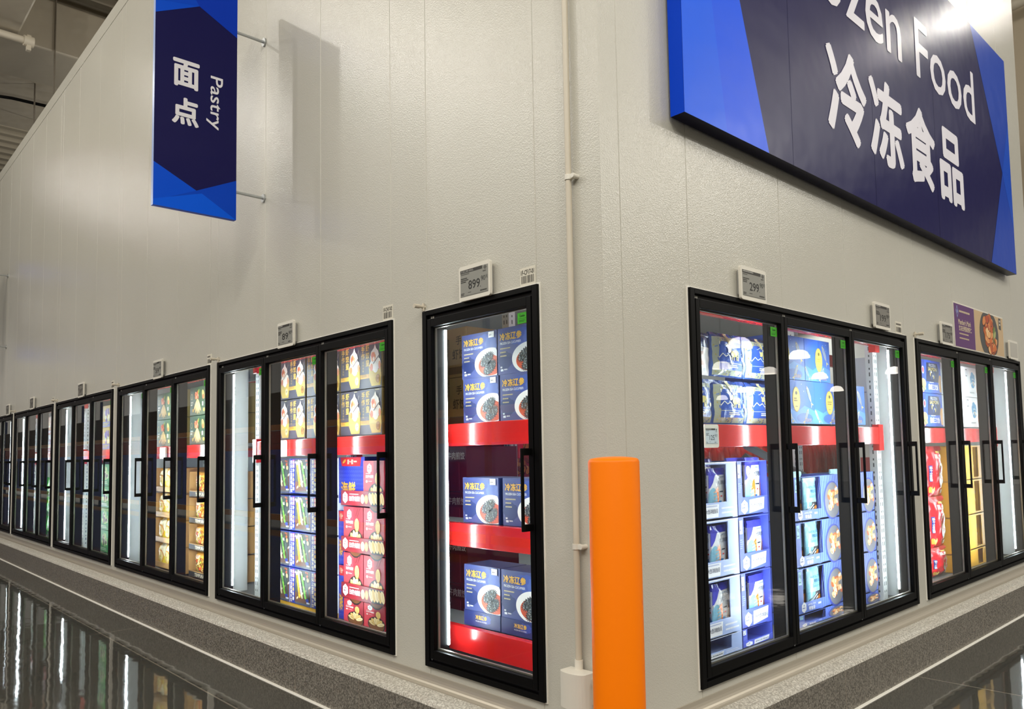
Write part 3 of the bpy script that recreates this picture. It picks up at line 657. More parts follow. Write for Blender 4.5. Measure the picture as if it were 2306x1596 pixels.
for k, z in enumerate((.015, .28, .54, .8)):
    ln = ['lowest', 'second lowest', 'second highest', 'highest'][k]
    for u, cn in ((-5.87, 'left'), (-5.42, 'right')):
        put('tempura_tray', TT, 'L', u, .25, z, 'brown card tray lettered for tempura, %s stack, %s layer' % (cn, ln), 'tray', 'trays lettered for tempura')
        put('tempura_bag', TB, 'L', u+.035, .33, z+.035, 'orange tempura bag in the %s tray of the %s layer' % (cn, ln), 'bag', 'orange tempura bags')
# further units on the left wall
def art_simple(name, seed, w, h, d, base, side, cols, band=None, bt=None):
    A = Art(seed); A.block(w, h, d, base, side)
    A.pile(w*.5, h*.55, w*.26, h*.3, 22, w*.1, cols, 1)
    if band: A.rect(.004, .004, w-.004, h*.26, band, 2); A.bars(.03, h*.06, w*.8, h*.2, 2, bt or 'eeeeee', 3)
    return A.mesh(name, PR)
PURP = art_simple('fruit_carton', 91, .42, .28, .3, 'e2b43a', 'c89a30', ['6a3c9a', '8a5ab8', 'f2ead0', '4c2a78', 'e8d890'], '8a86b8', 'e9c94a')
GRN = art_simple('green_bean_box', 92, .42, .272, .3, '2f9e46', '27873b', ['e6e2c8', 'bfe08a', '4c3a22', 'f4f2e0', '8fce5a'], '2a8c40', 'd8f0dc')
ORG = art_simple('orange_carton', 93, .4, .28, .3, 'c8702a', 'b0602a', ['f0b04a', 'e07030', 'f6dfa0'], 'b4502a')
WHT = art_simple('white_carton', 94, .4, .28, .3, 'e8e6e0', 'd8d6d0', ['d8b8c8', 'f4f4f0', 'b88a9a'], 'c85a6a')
LIME = pouch('green_bag', .42, .3, .05, lambda x, z: '3fd02a' if z > .3 else '1f8a2a', 95, deco=lambda D, w, h: (D.ell(w*.5, h*.5, w*.3, h*.25, '8af05a', 1, 14, 0, .1), D.pile(w*.5, h*.4, w*.25, h*.15, 14, w*.06, ['1a5a20', 'eafbe0', '6adf4a'], 2)))
u4, u5 = LEFT_UNITS[3][0], LEFT_UNITS[4][0]
for r, z in enumerate((1.322, 1.607)):
    for u, cn in ((u4+1.25, 'left'), (u4+1.69, 'right')):
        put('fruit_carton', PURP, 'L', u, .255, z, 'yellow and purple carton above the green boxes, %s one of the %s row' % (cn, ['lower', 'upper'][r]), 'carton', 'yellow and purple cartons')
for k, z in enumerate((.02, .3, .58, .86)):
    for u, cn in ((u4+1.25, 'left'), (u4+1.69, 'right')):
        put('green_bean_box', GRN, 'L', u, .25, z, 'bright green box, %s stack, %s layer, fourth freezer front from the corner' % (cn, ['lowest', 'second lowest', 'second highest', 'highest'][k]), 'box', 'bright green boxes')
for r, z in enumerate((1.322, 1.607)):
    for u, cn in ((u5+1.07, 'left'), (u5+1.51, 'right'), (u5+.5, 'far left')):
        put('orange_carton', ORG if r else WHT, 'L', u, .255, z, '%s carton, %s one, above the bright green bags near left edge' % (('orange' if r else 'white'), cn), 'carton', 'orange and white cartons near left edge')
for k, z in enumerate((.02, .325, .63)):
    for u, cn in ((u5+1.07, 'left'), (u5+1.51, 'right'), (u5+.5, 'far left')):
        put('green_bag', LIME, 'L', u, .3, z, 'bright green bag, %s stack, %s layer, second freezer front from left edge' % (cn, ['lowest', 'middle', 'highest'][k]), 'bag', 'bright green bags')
# ------------------------------------------------------------------ right wall, first unit
def yak_deco(D, w, h):
    D.rect(w*.04, h*.03, w*.96, h*.9, 'aeb5a2', 1, 10); D.rect(w*.16, h*.15, w*.9, h*.8, '2f55b0', 1.6, 8)
    for i in range(190):
        x, z = D.rng.random()*w*.86+w*.06, D.rng.random()*h*.84+h*.04
        if not (w*.16 < x < w*.88 and h*.14 < z < h*.78): D.ell(x, z, w*.02, w*.012, D.rng.choice(['3a56a8', '6f86b8', 'b9b070']), 1.8, 7, D.rng.random()*3)
    D.poly([(w*.16, h*.72), (w*.16, h*.8), (w*.5, h*.8), (w*.3, h*.7)], 'd6d9c4', 2)
    D.line([(w*.16, h*.42), (w*.24, h*.52), (w*.3, h*.45), (w*.38, h*.5), (w*.46, h*.42), (w*.58, h*.5), (w*.7, h*.44), (w*.88, h*.56)], .005, 'e4e6da', 2)
    D.ell(w*.56, h*.53, w*.13, h*.08, 'd8cf86', 3, 14, .1, .08); D.ell(w*.42, h*.6, w*.07, h*.05, 'd8cf86', 3.1, 12, .6); D.poly([(w*.36, h*.6), (w*.33, h*.67), (w*.4, h*.64)], 'e6e0a8', 3.2)
    for x in (.47, .53, .62, .67): D.rect(w*x, h*.37, w*(x+.028), h*.52, 'd8cf86', 2.9, 2)
    D.text('牦牛', w*.46, h*.66, w*.62, h*.72, 'e8e6d2', 2.5, .02); D.rect(w*.16, h*.3, w*.88, h*.31, 'c9cfb4', 2.2, 4); D.bars(w*.36, h*.19, w*.8, h*.27, 2, 'dfe2d6', 2.4)
    D.ell(w*.83, h*.42, w*.04, h*.05, 'e6e3cc', 2.6, 14); D.rect(w*.38, h*.84, w*.46, h*.99, 'cfc7a0', 3, 3); D.rect(w*.39, h*.72, w*.46, h*.84, 'd9cf94', 3.2, 3)
YAK = pouch('yak_meat_bag', .345, .262, .05, lambda x, z: '21408c' if z > .88 else '3b5da8', 101, deco=yak_deco)
MEAT = pouch('meat_pack', .345, .25, .04, lambda x, z: 'e9c3b8' if .15 < z < .62 and x < .75 and (math.sin(30*z+9*x) > -.3) else ('f4ece6' if z < .66 else '243c78'), 102, deco=lambda D, w, h: (D.line([(.02, h*.97), (w*.95, h*.9)], .006, 'dfe8f4', 2), D.line([(w*.78, .02), (w*.62, h*.7)], .01, 'eef3fa', 2), D.text('肉', w*.2, h*.7, w*.36, h*.86, GOLD, 2, .03)))
for r, (z, rn) in enumerate(((1.322, 'lower'), (1.606, 'upper'))):
    for u, cn in ((.893, 'left'), (1.243, 'middle'), (1.6, 'right')):
        if r and cn == 'left':
            put('meat_pack', MEAT, 'R', u, .3, z, 'clear pack of pale pink sliced meat, topmost at left behind the first bollard side door', 'pack', None); continue
        put('yak_meat_bag', YAK, 'R', u, .3, z, 'blue and silver yak meat bag, %s one in the %s row above the beam' % (cn, rn), 'bag', 'blue and silver bags above the beam')
def art_fish(v):
    A = Art(110+v); w, h = .405, .292; A.block(w, h, .4, '2f66c8', '2a58b4', '3f78d4'); A.poly([(0, 0), (w, 0), (w, h*.3), (w*.6, h*.42), (w*.3, h*.26), (0, h*.36)], '4a8be0', .7); A.ell(w*.6, h*.13, w*.3, h*.12, '2b62c2', .8)
    A.poly([(0, h*.25), (0, h*.29), (w*.28, h*.02), (w*.25, 0)], '74a6e6', 1)
    cx, cz = ((w*.3, h*.56), (w*.55, h*.52))[v]
    A.ell(cx, cz, .058, .085, 'a98a26', 1.5, 26); A.ell(cx, cz, .053, .08, 'ecd253', 1.7, 26); A.ell(cx, cz+.042, .015, .012, '5a4a1c', 2); A.bars(cx-.035, cz-.02, cx+.035, cz+.01, 2, '8a701c', 2); A.bars(cx-.02, cz-.055, cx+.02, cz-.045, 1, '8a701c', 2)
    for x, z, ro, k in ((w*.78, h*.68, 2.1, 1), (w*.66, h*.2, .9, .8), (w*.06, h*.2, 2.2, .7)):
        c, s_ = math.cos(ro), math.sin(ro); q = lambda a, b: (x+(a*c-b*s_)*k, z+(a*s_+b*c)*k)
        A.poly([q(-.06, 0), q(-.02, -.018), q(.04, -.016), q(.07, 0), q(.04, .016), q(-.02, .014)], 'c8b45e', 2); A.poly([q(-.05, 0), q(-.02, -.01), q(.04, -.009), q(.06, 0), q(.03, .009), q(-.02, .008)], '6f93d0', 2.2)
        A.poly([q(-.06, 0), q(-.095, -.025), q(-.08, 0), q(-.095, .022)], 'd8c46a', 2.1); A.ell(*q(.055, .003), .004, .004, 'f2e6b0', 2.5, 8)
    for i in range(4): A.ell(w*.62+i*.026, h*.085, .01, .012, 'c9a64a', 2.4, 10); A.ell(w*.62+i*.026, h*.085, .006, .008, '3a6cc4', 2.6, 8)
    for i in range(5): A.ell(A.rng.random()*w, h*.6+A.rng.random()*h*.35, .003, .003, 'dbe8fa', 2.4, 6)
    return A.mesh('fish_carton', PR)
FISH = [art_fish(0), art_fish(1)]
for u, z, v, lab in ((2.075, 1.333, 0, 'left one of the lower row'), (2.44, 1.333, 1, 'middle one of the lower row'), (2.838, 1.333, 0, 'right one of the lower row'), (1.955, 1.629, 0, 'left one of the upper row'), (2.325, 1.629, 1, 'middle one of the upper row')):
    put('fish_carton', FISH[v], 'R', u, .255+.001*(z > 1.5), z, 'sky blue fish carton with gold oval, '+lab, 'carton', 'sky blue fish cartons').scale.x = .9 if u < 2.4 else .98
# display cartons with a window: real openings with pouches standing behind
def window_carton(name, w, h, d, base, back, win, seed, deco, side=None):
    A = Art(seed); x0, z0, x1, z1 = win; side = side or base
    A.block(w, .006, d, base, base, base); A.block(.006, h, d, side, side, side); A.block(.006, h, d, side, side, side, x=w-.006); A.block(w, h, .006, back, y=d-.006)
    for a, b, c, e in ((0, 0, w, z0), (0, z1, w, h), (0, z0, x0, z1), (x1, z0, w, z1)):
        if c-a > .002 and e-b > .002: A.block(c-a, e-b, .005, base, x=a, z=b)
    deco(A, w, h); return A.mesh(name, PR)
def salm_a(A, w, h):
    A.poly([(.0, .012), (.13, .012), (.14, .085), (.0, .085)], 'f2f4fb', 2); A.bars(.012, .068, .125, .079, 1, 'a9b4dc', 3); A.text('大西洋鲑鱼段', .006, .034, .125, .06, '3f4460', 3, .015)
    for j in range(2): A.bars(.165, .048-j*.026, .315, .064-j*.026, 1, 'f4f6fd', 2)
    A.line([(.0, h-.003), (w, h-.003)], .006, 'f0f4fd', 2)
def salm_b(A, w, h):
    A.hexlogo(.072, .05, .043, 2, '5a64b8'); A.poly([(.125, .012), (.29, .03), (.3, .1), (.13, .09)], 'f2f4fb', 2); A.bars(.15, .074, .285, .085, 1, 'a9b4dc', 3); A.text('智利大西洋鲑鱼段', .14, .042, .288, .068, '3f4460', 3, .015)
    A.rect(.008, h-.1, .04, h-.02, 'f4f6fc', 2); A.text('1kg', .012, h-.055, .037, h-.03, '4a548c', 3); A.bars(.013, h-.09, .036, h-.07, 1, '3a4488', 3)
    for j in range(5): A.bars(.012, h*.42+j*.012, .05, h*.42+.008+j*.012, 1, '8fa2e6', 2)
SA = window_carton('salmon_carton', .332, .325, .28, 'a9bdee', '6a7aa8', (.004, .095, .225, .312), 121, salm_a, '8fa6e4')
SB = window_carton('salmon_carton', .345, .325, .28, '4f5fd0', '5a68b8', (.055, .108, .34, .32), 122, salm_b)
def salm_pouch_fn(x, z):
    if z > .87: return '3d3fb4'
    return '2e86cc' if z < .3+.04*math.sin(5*x) else 'e6eaf0'
def salm_pouch_deco(D, w, h):
    D.poly([(0, h*.86), (w*.3, h*.86), (w*.16, h*.7), (w*.05, h*.6), (0, h*.58)][::-1], '4a4cc0', 1)
    D.ell(w*.16, h*.3, w*.2, h*.3, '86bcd4', 1.1, 20)
    for (xa, xb, l) in ((.14, .44, 1.6), (.74, .98, 1.5)):
        D.poly([(w*xa, h*.06), (w*(xa+.02), h*.3), (w*(xa+.13), h*.56), (w*(xb-.04), h*.62), (w*xb, h*.4), (w*xb, h*.06)][::-1], 'e8762a', l)
        for k in range(7): D.line([(w*(xa+.01), h*(.08+k*.07)), (w*(xb-.02), h*(.13+k*.07))], h*.01, 'f6b27c', l+.4)
    D.text('大西洋鲑鱼段', w*.36, h*.66, w*.9, h*.75, '4a5064', 2.2, .01); D.bars(w*.42, h*.79, w*.85, h*.83, 1, '8fa0b8', 2); D.rect(w*.47, h*.5, w*.72, h*.525, '39404c', 1, 3); D.rect(w*.5, h*.06, w*.72, h*.17, 'eef2f6', 1, 3); D.bars(w*.52, h*.08, w*.7, h*.15, 3, '9aa8b8', 2); D.ell(w*.56, h*.43, w*.055, h*.03, 'f4f4f6', 1.5); D.ell(w*.56, h*.42, w*.05, h*.016, 'd0343a', 2)
SPO = pouch('salmon_pouch', .185, .28, .022, salm_pouch_fn, 123, deco=salm_pouch_deco)
SPT = pouch('salmon_pouch', .185, .335, .025, salm_pouch_fn, 124, deco=salm_pouch_deco)
for k, z in enumerate((.004, .112, .443, .775)):
    ln = ['lowest', 'second lowest', 'second highest', 'highest'][k]; low = k == 0
    for u, me, cn in ((.757, SB, 'far left'), (1.087, SA, 'pale'), (1.422, SB, 'blue')):
        if low:
            o = put('salmon_carton', me, 'R', u, .25, z, 'cut off salmon carton at the very bottom, %s column, first door by the bollard' % cn, 'carton', 'window cartons of salmon pouches'); o.scale.z = .33; o.scale.x = .94 if cn == 'far left' else 1
            continue
        put('salmon_carton', me, 'R', u, .25, z, 'periwinkle window carton of salmon pouches, %s column, %s layer' % (cn, ln), 'carton', 'window cartons of salmon pouches').scale.x = .94 if cn == 'far left' else 1
        if cn == 'far left': continue
        for j in range(2):
            o = put('salmon_pouch', SPT if k == 3 and (j == 0) == (cn == 'pale') or (k == 3 and cn == 'blue') else SPO, 'R', u+(.006 if cn == 'pale' else .03)+j*(.085 if cn == 'pale' else .117), .29+.055*(j == 0), z+.01, 'salmon pouch in the %s carton of the %s layer, %s one' % (cn, ln, ['left', 'right'][j]), 'pouch', 'salmon pouches standing in the window cartons', tilt=.06 if j else -.05)
def hair_deco(A, w, h):
    for i in range(16): A.line([(w*.52+.012*i, h*.02), (w*.5+.018*i, h*.5), (w*.56+.02*i, h-.004)], .004, ['3a4fb0', '7f97dc'][i % 2], .8) if w*.56+.02*i < w else None
    A.ell(w*.83, h*.4, w*.2, h*.46, '3848a8', 2, 30); A.ell(w*.84, h*.4, w*.175, h*.42, '76757c', 2.2, 30)
    for cx, cz, n in ((w*.8, h*.4, 18), (w*.92, h*.5, 8)):
        A.pile(cx, cz, w*.06, h*.22, n, w*.045, ['e0813c', 'c8602a', 'f0a860', 'd8744a', 'f6c890'], 3); A.pile(cx+.005, cz, w*.025, h*.2, n//2, w*.028, ['fbe2b8', 'f6cf98', 'fff0d2'], 4)
    A.hexlogo(.075, .042, .036, 2, '5a68b0'); A.text('HAIRTAIL STEAK', .13, .046, .235, .058, 'eef2fc', 2, .01); A.text('带鱼段', .14, .014, .225, .04, 'ffffff', 2, .02); A.bars(.27, .03, .34, .05, 1, 'eef2fc', 2)
    A.rect(.015, h-.1, .055, h-.014, 'aee2f6', 2); A.text('1kg', .022, h-.06, .05, h-.028, '3c5c96', 3); A.bars(.02, h-.09, .05, h-.08, 1, '3c5c96', 3)
HC = window_carton('hairtail_carton', .64, .292, .28, '5f7bd8', '2f4590', (.075, .07, .37, .288), 131, hair_deco, '5068c8')
def hair_pouch_fn(x, z):
    if z > .4: return '9fe0f2' if math.sin(7*x+5*z) > -.5 else 'b4e8f6'
    return '54504e' if x > .45 else '8fd2e6'
def hair_pouch_deco(D, w, h):
    D.poly([(0, h*.36), (w*.1, h*.4), (w*.55, h*.3), (w*.95, h*.46), (w, h*.4), (w, h*.36), (w*.6, h*.22), (0, h*.28)][::-1], '7fc4dc', .8)
    for k in range(4): D.line([(w*.04, h*(.05+k*.05)), (w*.3, h*(.12+k*.055)), (w*.56, h*(.27+k*.035))], h*.028, ['f4f5f2', '3c3c40', 'eceeec', '6a6c70'][k], 1.2+k*.1)
    D.ell(w*.72, h*.18, w*.2, h*.13, 'd8802f', 1.8, 16, .3, .06)
    for k in range(4): D.line([(w*(.6+k*.07), h*.1), (w*(.63+k*.07), h*.27)], w*.025, 'f2b668', 2.2)
    D.text('HAIRTAIL STEAK', w*.12, h*.74, w*.85, h*.8, '2f6f9a', 2, .01); D.text('带鱼段', w*.3, h*.62, w*.74, h*.71, '2a5f8e', 2, .02); D.rect(w*.2, h*.58, w*.8, h*.585, '5aa8c8', 1, 3); D.bars(w*.25, h*.5, w*.7, h*.555, 2, '4f94b4', 2)
HP = pouch('hairtail_pouch', .19, .27, .022, hair_pouch_fn, 132, deco=hair_pouch_deco)
HPT = pouch('hairtail_pouch', .195, .315, .025, hair_pouch_fn, 133, deco=hair_pouch_deco)
for k, z in enumerate((.004, .085, .385, .685)):
    ln = ['lowest', 'second lowest', 'second highest', 'highest'][k]
    for u, cn in ((2.09, 'left'), (2.738, 'right')):
        o = put('hairtail_carton', HC, 'R', u, .25, z, 'blue window carton of hairtail steaks, %s stack, %s layer' % (cn, ln), 'carton', 'window cartons of hairtail pouches')
        if cn == 'right': o.scale.x = .9
        if k == 0: o.scale.z = .26; continue
        for j in range(2):
            put('hairtail_pouch', HPT if k in (1, 3) and j == 0 else HP, 'R', u+.062+j*.135, .29+.055*(j == 0), z+.01, 'cyan hairtail pouch, %s one in the %s carton of the %s layer' % (['left', 'right'][j], cn, ln), 'pouch', 'cyan hairtail pouches in window cartons', tilt=.05 if j else -.04)
REDP = pouch('red_pack', .17, .42, .05, lambda x, z: 'c81c1c' if abs(x-.5) < .36 else 'e04a3a', 141)
for i in range(15):
    put('red_pack', REDP, 'R', 2.55+i*.178, 1.32, .802, 'plain red pack deep behind the bollard side doors, %s from the left in its row' % ['first', 'second', 'third', 'fourth', 'fifth', 'sixth', 'seventh', 'eighth', 'ninth', 'tenth', 'eleventh', 'twelfth', 'thirteenth', 'fourteenth', 'last'][i], 'pack', 'red packs deep behind the bollard side doors')
A = Art(144); A.block(1.3, .8, .3, '6e2a2a', '5e2222', '7a3030'); BULK = A.mesh('bulk_carton', PR)
for u, cn in ((2.5, 'left'), (3.86, 'right')): put('bulk_carton', BULK, 'R', u, 1.22, .001, 'dull red bulk carton on the cold room floor, %s one carrying red packs' % cn, 'carton', 'bulk cartons on the cold room floor')
# second unit on the right wall
def art_norway():
    A = Art(151); w, h = .5, .292; A.block(w, h, .35, '2f5fd0', 'e8ecf4', '2f5fd0'); A.rect(.0, 0, .1, h, '2348b0', .6); A.ell(.06, .2, .03, .035, 'd8e2f6', 1); A.ell(.06, .2, .02, .024, 'd0384a', 1.4)
    A.poly([(.12, .1), (.15, .27), (.4, .27), (.44, .2), (.42, .1)][::-1], '10204a', 1); A.pile(.28, .19, .11, .06, 20, .02, ['3a5a8a', 'd8c060', '1c3468', 'e8eef4', '2a4a80'], 1.5); A.text('FROZEN', .2, .235, .36, .262, 'e9eef6', 2.6); A.text('SALMON', .18, .2, .38, .23, 'f2d860', 2.6, .02)
    A.ell(.05, .08, .07, .045, 'e0b878', 1.2); A.pile(.06, .03, .06, .02, 10, .016, ['6a8a3a', 'e8cfa0', 'f0a060'], 1.8); A.ell(.46, .09, .04, .08, 'e2a860', 1.2); A.bars(.2, .088, .33, .098, 1, 'f4f6fa', 2); A.text('挪威三文鱼', .17, .03, .4, .08, 'ffffff', 2, .03); A.rect(w-.02, 0, w, h, 'eef1f6', 2)
    return A.mesh('norway_salmon_carton', PR)
NOR = art_norway()
for r, z in enumerate((1.333, 1.63)):
    for u, cn in ((3.87, 'left'), (4.382, 'right')):
        put('salmon_box', NOR, 'R', u, .255, z, 'royal blue salmon box under the poster, %s one of the %s row' % (cn, ['lower', 'upper'][r]), 'box', 'royal blue salmon boxes')
def shr_deco(D, w, h):
    D.rect(w*.52, h*.86, w*.8, h*.9, 'e9c860', 1, 4); D.text('黑虎虾', w*.42, h*.74, w*.9, h*.84, 'ffe9dc', 1, .03); D.rect(w*.12, h*.3, w*.22, h*.62, '2a3a8c', 1, 4); D.vtext('手工去肠', w*.13, w*.21, h*.6, h*.075, 'f2f2f8', 2, .02)
    D.ell(w*.72, h*.4, w*.2, h*.26, 'b8946a', 1.2, 18); D.pile(w*.7, h*.38, w*.13, h*.2, 20, w*.09, ['e8b49a', 'd8886a', 'f6d8c6', 'c86a50', 'b8b0a8'], 1.5); D.pile(w*.25, h*.12, w*.14, h*.05, 8, w*.06, ['e0a040', 'f0c860'], 1.5); D.rect(w*.75, h*.04, w*.92, h*.12, 'f2efe8', 1.5, 3)
SHR = pouch('shrimp_bag', .4, .445, .06, lambda x, z: 'd81c28' if z < .9 else 'e8484a', 161, deco=shr_deco)
for k, (z, sz) in enumerate(((.012, .55), (.262, 1), (.712, 1))):
    for u, cn in ((4.085, 'left'), (4.49, 'right')):
        o = put('shrimp_bag', SHR, 'R', u, .32, z, 'glossy red prawn bag, %s stack, %s layer' % (cn, ['bottom', 'middle', 'top'][k]), 'bag', 'glossy red prawn bags'); o.scale.z = sz
def art_white():
    A = Art(171); w, h = .46, .292; A.block(w, h, .3, 'eef1f3', 'dfe4e8'); A.rect(.17, .07, .42, .26, 'f9fafb', .7); A.ell(.3, .17, .07, .075, '2f9fd8', 1, 18, 0, .1); A.pile(.3, .16, .05, .05, 12, .018, ['7fd0f0', '1c7ab8', 'cfeaf6', 'e8c088'], 1.5); A.rect(.1, .2, .15, .27, '3a4148', 1); A.rect(.108, .208, .142, .262, 'e8eaec', 1.4); A.rect(.4, .05, .43, .12, 'e88a3a', 1.2); A.bars(.2, .03, .4, .05, 1, '9aa2a8', 1); return A.mesh('white_seafood_box', PR)
WH = art_white()
for r, z in enumerate((1.333, 1.63)):
    for u, cn in ((4.93, 'left'), (5.4, 'right')):
        put('white_seafood_box', WH, 'R', u+.03, .255, z, 'white box with blue fish picture, %s one of the %s row under the poster' % (cn, ['lower', 'upper'][r]), 'box', 'white seafood boxes')
YT = window_carton('yellow_carton', .47, .325, .28, 'eab038', '6a4a16', (.18, .02, .33, .31), 181, lambda A, w, h: A.line([(0, h-.003), (w, h-.003)], .006, 'f6d070', 1), 'd89c28')
GP = pouch('green_dark_pouch', .17, .29, .04, lambda x, z: ['2a4a2a', '6a9a3a', 'e8e4d0', '1c2c38', '3a5a8a'][int(abs(math.sin(12.9*int(x*7)+78.2*int(z*12))*43758)) % 5], 182)
for k, z in enumerate((.004, .166, .497, .828)):
    ln = ['lowest', 'second lowest', 'second highest', 'highest'][k]
    for u, cn in ((4.92, 'left'), (5.42, 'right')):
        o = put('yellow_carton', YT, 'R', u+.03*(u < 5), .25, z, 'yellow open carton, %s stack, %s layer, middle door under the poster' % (cn, ln), 'carton', 'yellow open cartons')
        if k == 0: o.scale.z = .48; continue
        put('green_dark_pouch', GP, 'R', u+.17+.03*(u < 5), .32, z+.012, 'dark green patterned pouch in the %s yellow carton of the %s layer' % (cn, ln), 'pouch', 'dark pouches in the yellow cartons')
RB = art_simple('red_goods_box', 191, .3, .2, .3, 'b83c3c', '9a3030', ['d86a5a', 'e8a090', '8a2a2a'])
for k in range(5): put('red_goods_box', RB, 'R', 6.0, 1.25, .02+k*.205, 'dull red box far behind the last door, %s of its stack' % ['lowest', 'second', 'third', 'fourth', 'topmost'][k], 'box', 'dull red boxes far behind the last door')
# ------------------------------------------------------------------ price tags, barcodes, fittings
def rrect(mb, x0, x1, z0, z1, y0, y1, r=.014, n=5):
    pts = []
    for cx, cz, a0 in ((x1-r, z1-r, 0), (x0+r, z1-r, 90), (x0+r, z0+r, 180), (x1-r, z0+r, 270)):
        for i in range(n+1):
            a = math.radians(a0+90*i/n); pts.append((cx+r*math.cos(a), cz+r*math.sin(a)))
    k = len(pts); f = [(x, y0, z) for x, z in pts]; b = [(x, y1, z) for x, z in pts]
    mb.face(f[::-1]); mb.face(b)
    for i in range(k): j = (i+1) % k; mb.face([f[i], f[j], b[j], b[i]])
def price_tag(wall, u, z, label, price, w=.262, h=.188, d=-.039, title='', screen=True, cents='.90', bg='8f8f88', ink='1d1c1a', plate=True):
    loc, rz = at(wall, u, d, z); r = tag(empty('price_tag', loc, rz), label, 'price tag', 'electronic price tags')
    mb = MB(); rrect(mb, 0, w, 0, h, 0, .016); mb.build('case', M['white'], r, bevel=.002)
    if plate:
        mb = MB(); rrect(mb, .02, w-.02, .025, h-.02, .0165, -d-.001); mb.build('mounting_plate', mat('grey_clip', 'a9a8a4', .5) if 'clip' not in M else M['clip'], r)
    A = Art(int(u*100) & 255, .0006); x0, x1, z0, z1 = .014, w-.014, .022, h-.022; A.rect(x0, z0, x1, z1, bg if screen else 'bcb9b0', 1)
    if screen:
        W_, H_ = x1-x0, z1-z0
        A.rect(x0, z1-H_*.12, x0+W_*.8, z1, '35332f', 2)
        if title: A.text(title, x0+W_*.02, z1-H_*.105, x0+W_*.48, z1-H_*.015, 'b9b8b2', 3)
        else: A.bars(x0+W_*.02, z1-H_*.105, x0+W_*.5, z1-H_*.02, 1, 'a9a8a2', 3)
        A.ell(x0+W_*.9, z1-H_*.09, W_*.06, H_*.09, '5c5a55', 2, 4); A.bars(x0+W_*.82, z1-H_*.26, x0+W_*.98, z1-H_*.2, 1, '4a4844', 2)
        A.bars(x0+W_*.02, z1-H_*.2, x0+W_*.36, z1-H_*.15, 1, '55534e', 2); A.bars(x0+W_*.02, z1-H_*.5, x0+W_*.3, z1-H_*.3, 3, '3a3834', 2)
        A.text(price, x0+W_*.3, z0+H_*.24, x0+W_*.71, z0+H_*.56, ink, 2, .012); A.text(cents[1:], x0+W_*.755, z0+H_*.44, x0+W_*.9, z0+H_*.62, ink, 2); A.text('元', x0+W_*.91, z0+H_*.5, x0+W_*.99, z0+H_*.62, ink, 2); A.ell(x0+W_*.73, z0+H_*.25, .0025, .0025, ink, 2, 8)
        A.bars(x0+W_*.02, z0+H_*.04, x0+W_*.16, z0+H_*.14, 2, '4a4844', 2); A.bars(x0+W_*.28, z0+H_*.1, x0+W_*.45, z0+H_*.14, 1, '5c5a55', 2); A.bars(x0+W_*.72, z0+H_*.04, x0+W_*.99, z0+H_*.12, 1, '3a3834', 2); A.line([(x0, z0+H_*.02), (x1, z0+H_*.02)], .001, '4a4844', 2)
    link('screen', A.mesh('screen', PR), r, (0, -.0005, 0)); return r
M['clip'] = mat('grey_clip', 'a9a8a4', .5)
price_tag('L', -1.012, 1.996, 'price tag reading 899.90 above the single freezer door', '899', title='冷冻辽参1000G')
price_tag('L', -3.241, 1.985, 'price tag reading 89.90 above the second freezer front from the corner', '89')
price_tag('L', -6.085, 1.984, 'price tag reading 59.90 above the yellow noodle freezer front', '59')
for u, t in ((-9.03, 'small price tag above the bright green box doors'), (-11.92, 'small price tag above the doors second from the left edge'), (-13.84, 'small price tag above the doors cut by the left edge')):
    price_tag('L', u, 1.985, t, '59', bg='77746c')
price_tag('R', 1.082, 1.992, 'price tag reading 299.90 right of the orange bollard', '299')
price_tag('R', 2.802, 2.002, 'price tag reading 199.90 above the third door beside the bollard', '199', bg='7f7d76')
price_tag('R', 4.088, 1.995, 'price tag reading 175.90 left of the purple poster', '175', bg='7f7d76')
price_tag('R', 5.935, 2.0, 'blank pale price tag right of the purple poster', '', screen=False)
price_tag('R', 1.0, 1.184, 'white price tag reading 125.90 on the red beam beside the bollard', '125', w=.142, h=.13, d=.178, bg='c9d4da', ink='2a3a4a', plate=False)
price_tag('L', -3.70, 1.183, 'small white price tag on the red beam below black dumpling cartons', '', w=.13, h=.13, d=.178, bg='c9d0d2', plate=False, cents='.9', screen=False)
price_tag('L', -6.55, 1.188, 'small white price tag on the red beam below green spring roll cartons', '', w=.18, h=.118, d=.178, bg='c9d0d2', plate=False, screen=False)
def barcode(wall, u, z, label, code=None, w=.112, h=.09):
    A = Art(int(abs(u)*50)); A.block(w, h, .0015, 'ddd8c8')
    if code: A.text(code, .008, h*.6, w-.008, h*.86, '2d2a22', 1, .02)
    else: A.bars(.01, h*.62, w-.01, h*.84, 1, '55504a', 1)
    x = .01
    while x < w-.012:
        k = A.rng.choice((.002, .003, .005)); A.rect(x, h*.12, x+k, h*.54, A.rng.choice(['3a3733', '55524c', '6e6a60']), 1); x += k+A.rng.choice((.0018, .003, .005))
    put('barcode_label', A.mesh('barcode_label', PR), wall, u, -.0018, z, label, 'label')
barcode('L', -.558, 2.01, 'white barcode label reading 1F-CF17-01 right of the 899.90 price tag', '1F-CF17-01')
barcode('L', -1.838, 2.01, 'white barcode label reading 1F-CH17-02 right of the 89.90 price tag', '1F-CH17-02')
barcode('L', -4.735, 2.008, 'tiny white barcode label above the yellow noodle doors')
barcode('L', -7.68, 2.008, 'tiny white barcode label above the bright green box doors')
barcode('L', -10.6, 2.008, 'tiny white barcode label above the doors second from the left edge')
barcode('R', 3.246, 2.01, 'small white barcode label right of the 199.90 price tag')
barcode('R', 6.215, 2.01, 'small white barcode label right of the blank price tag', w=.08)
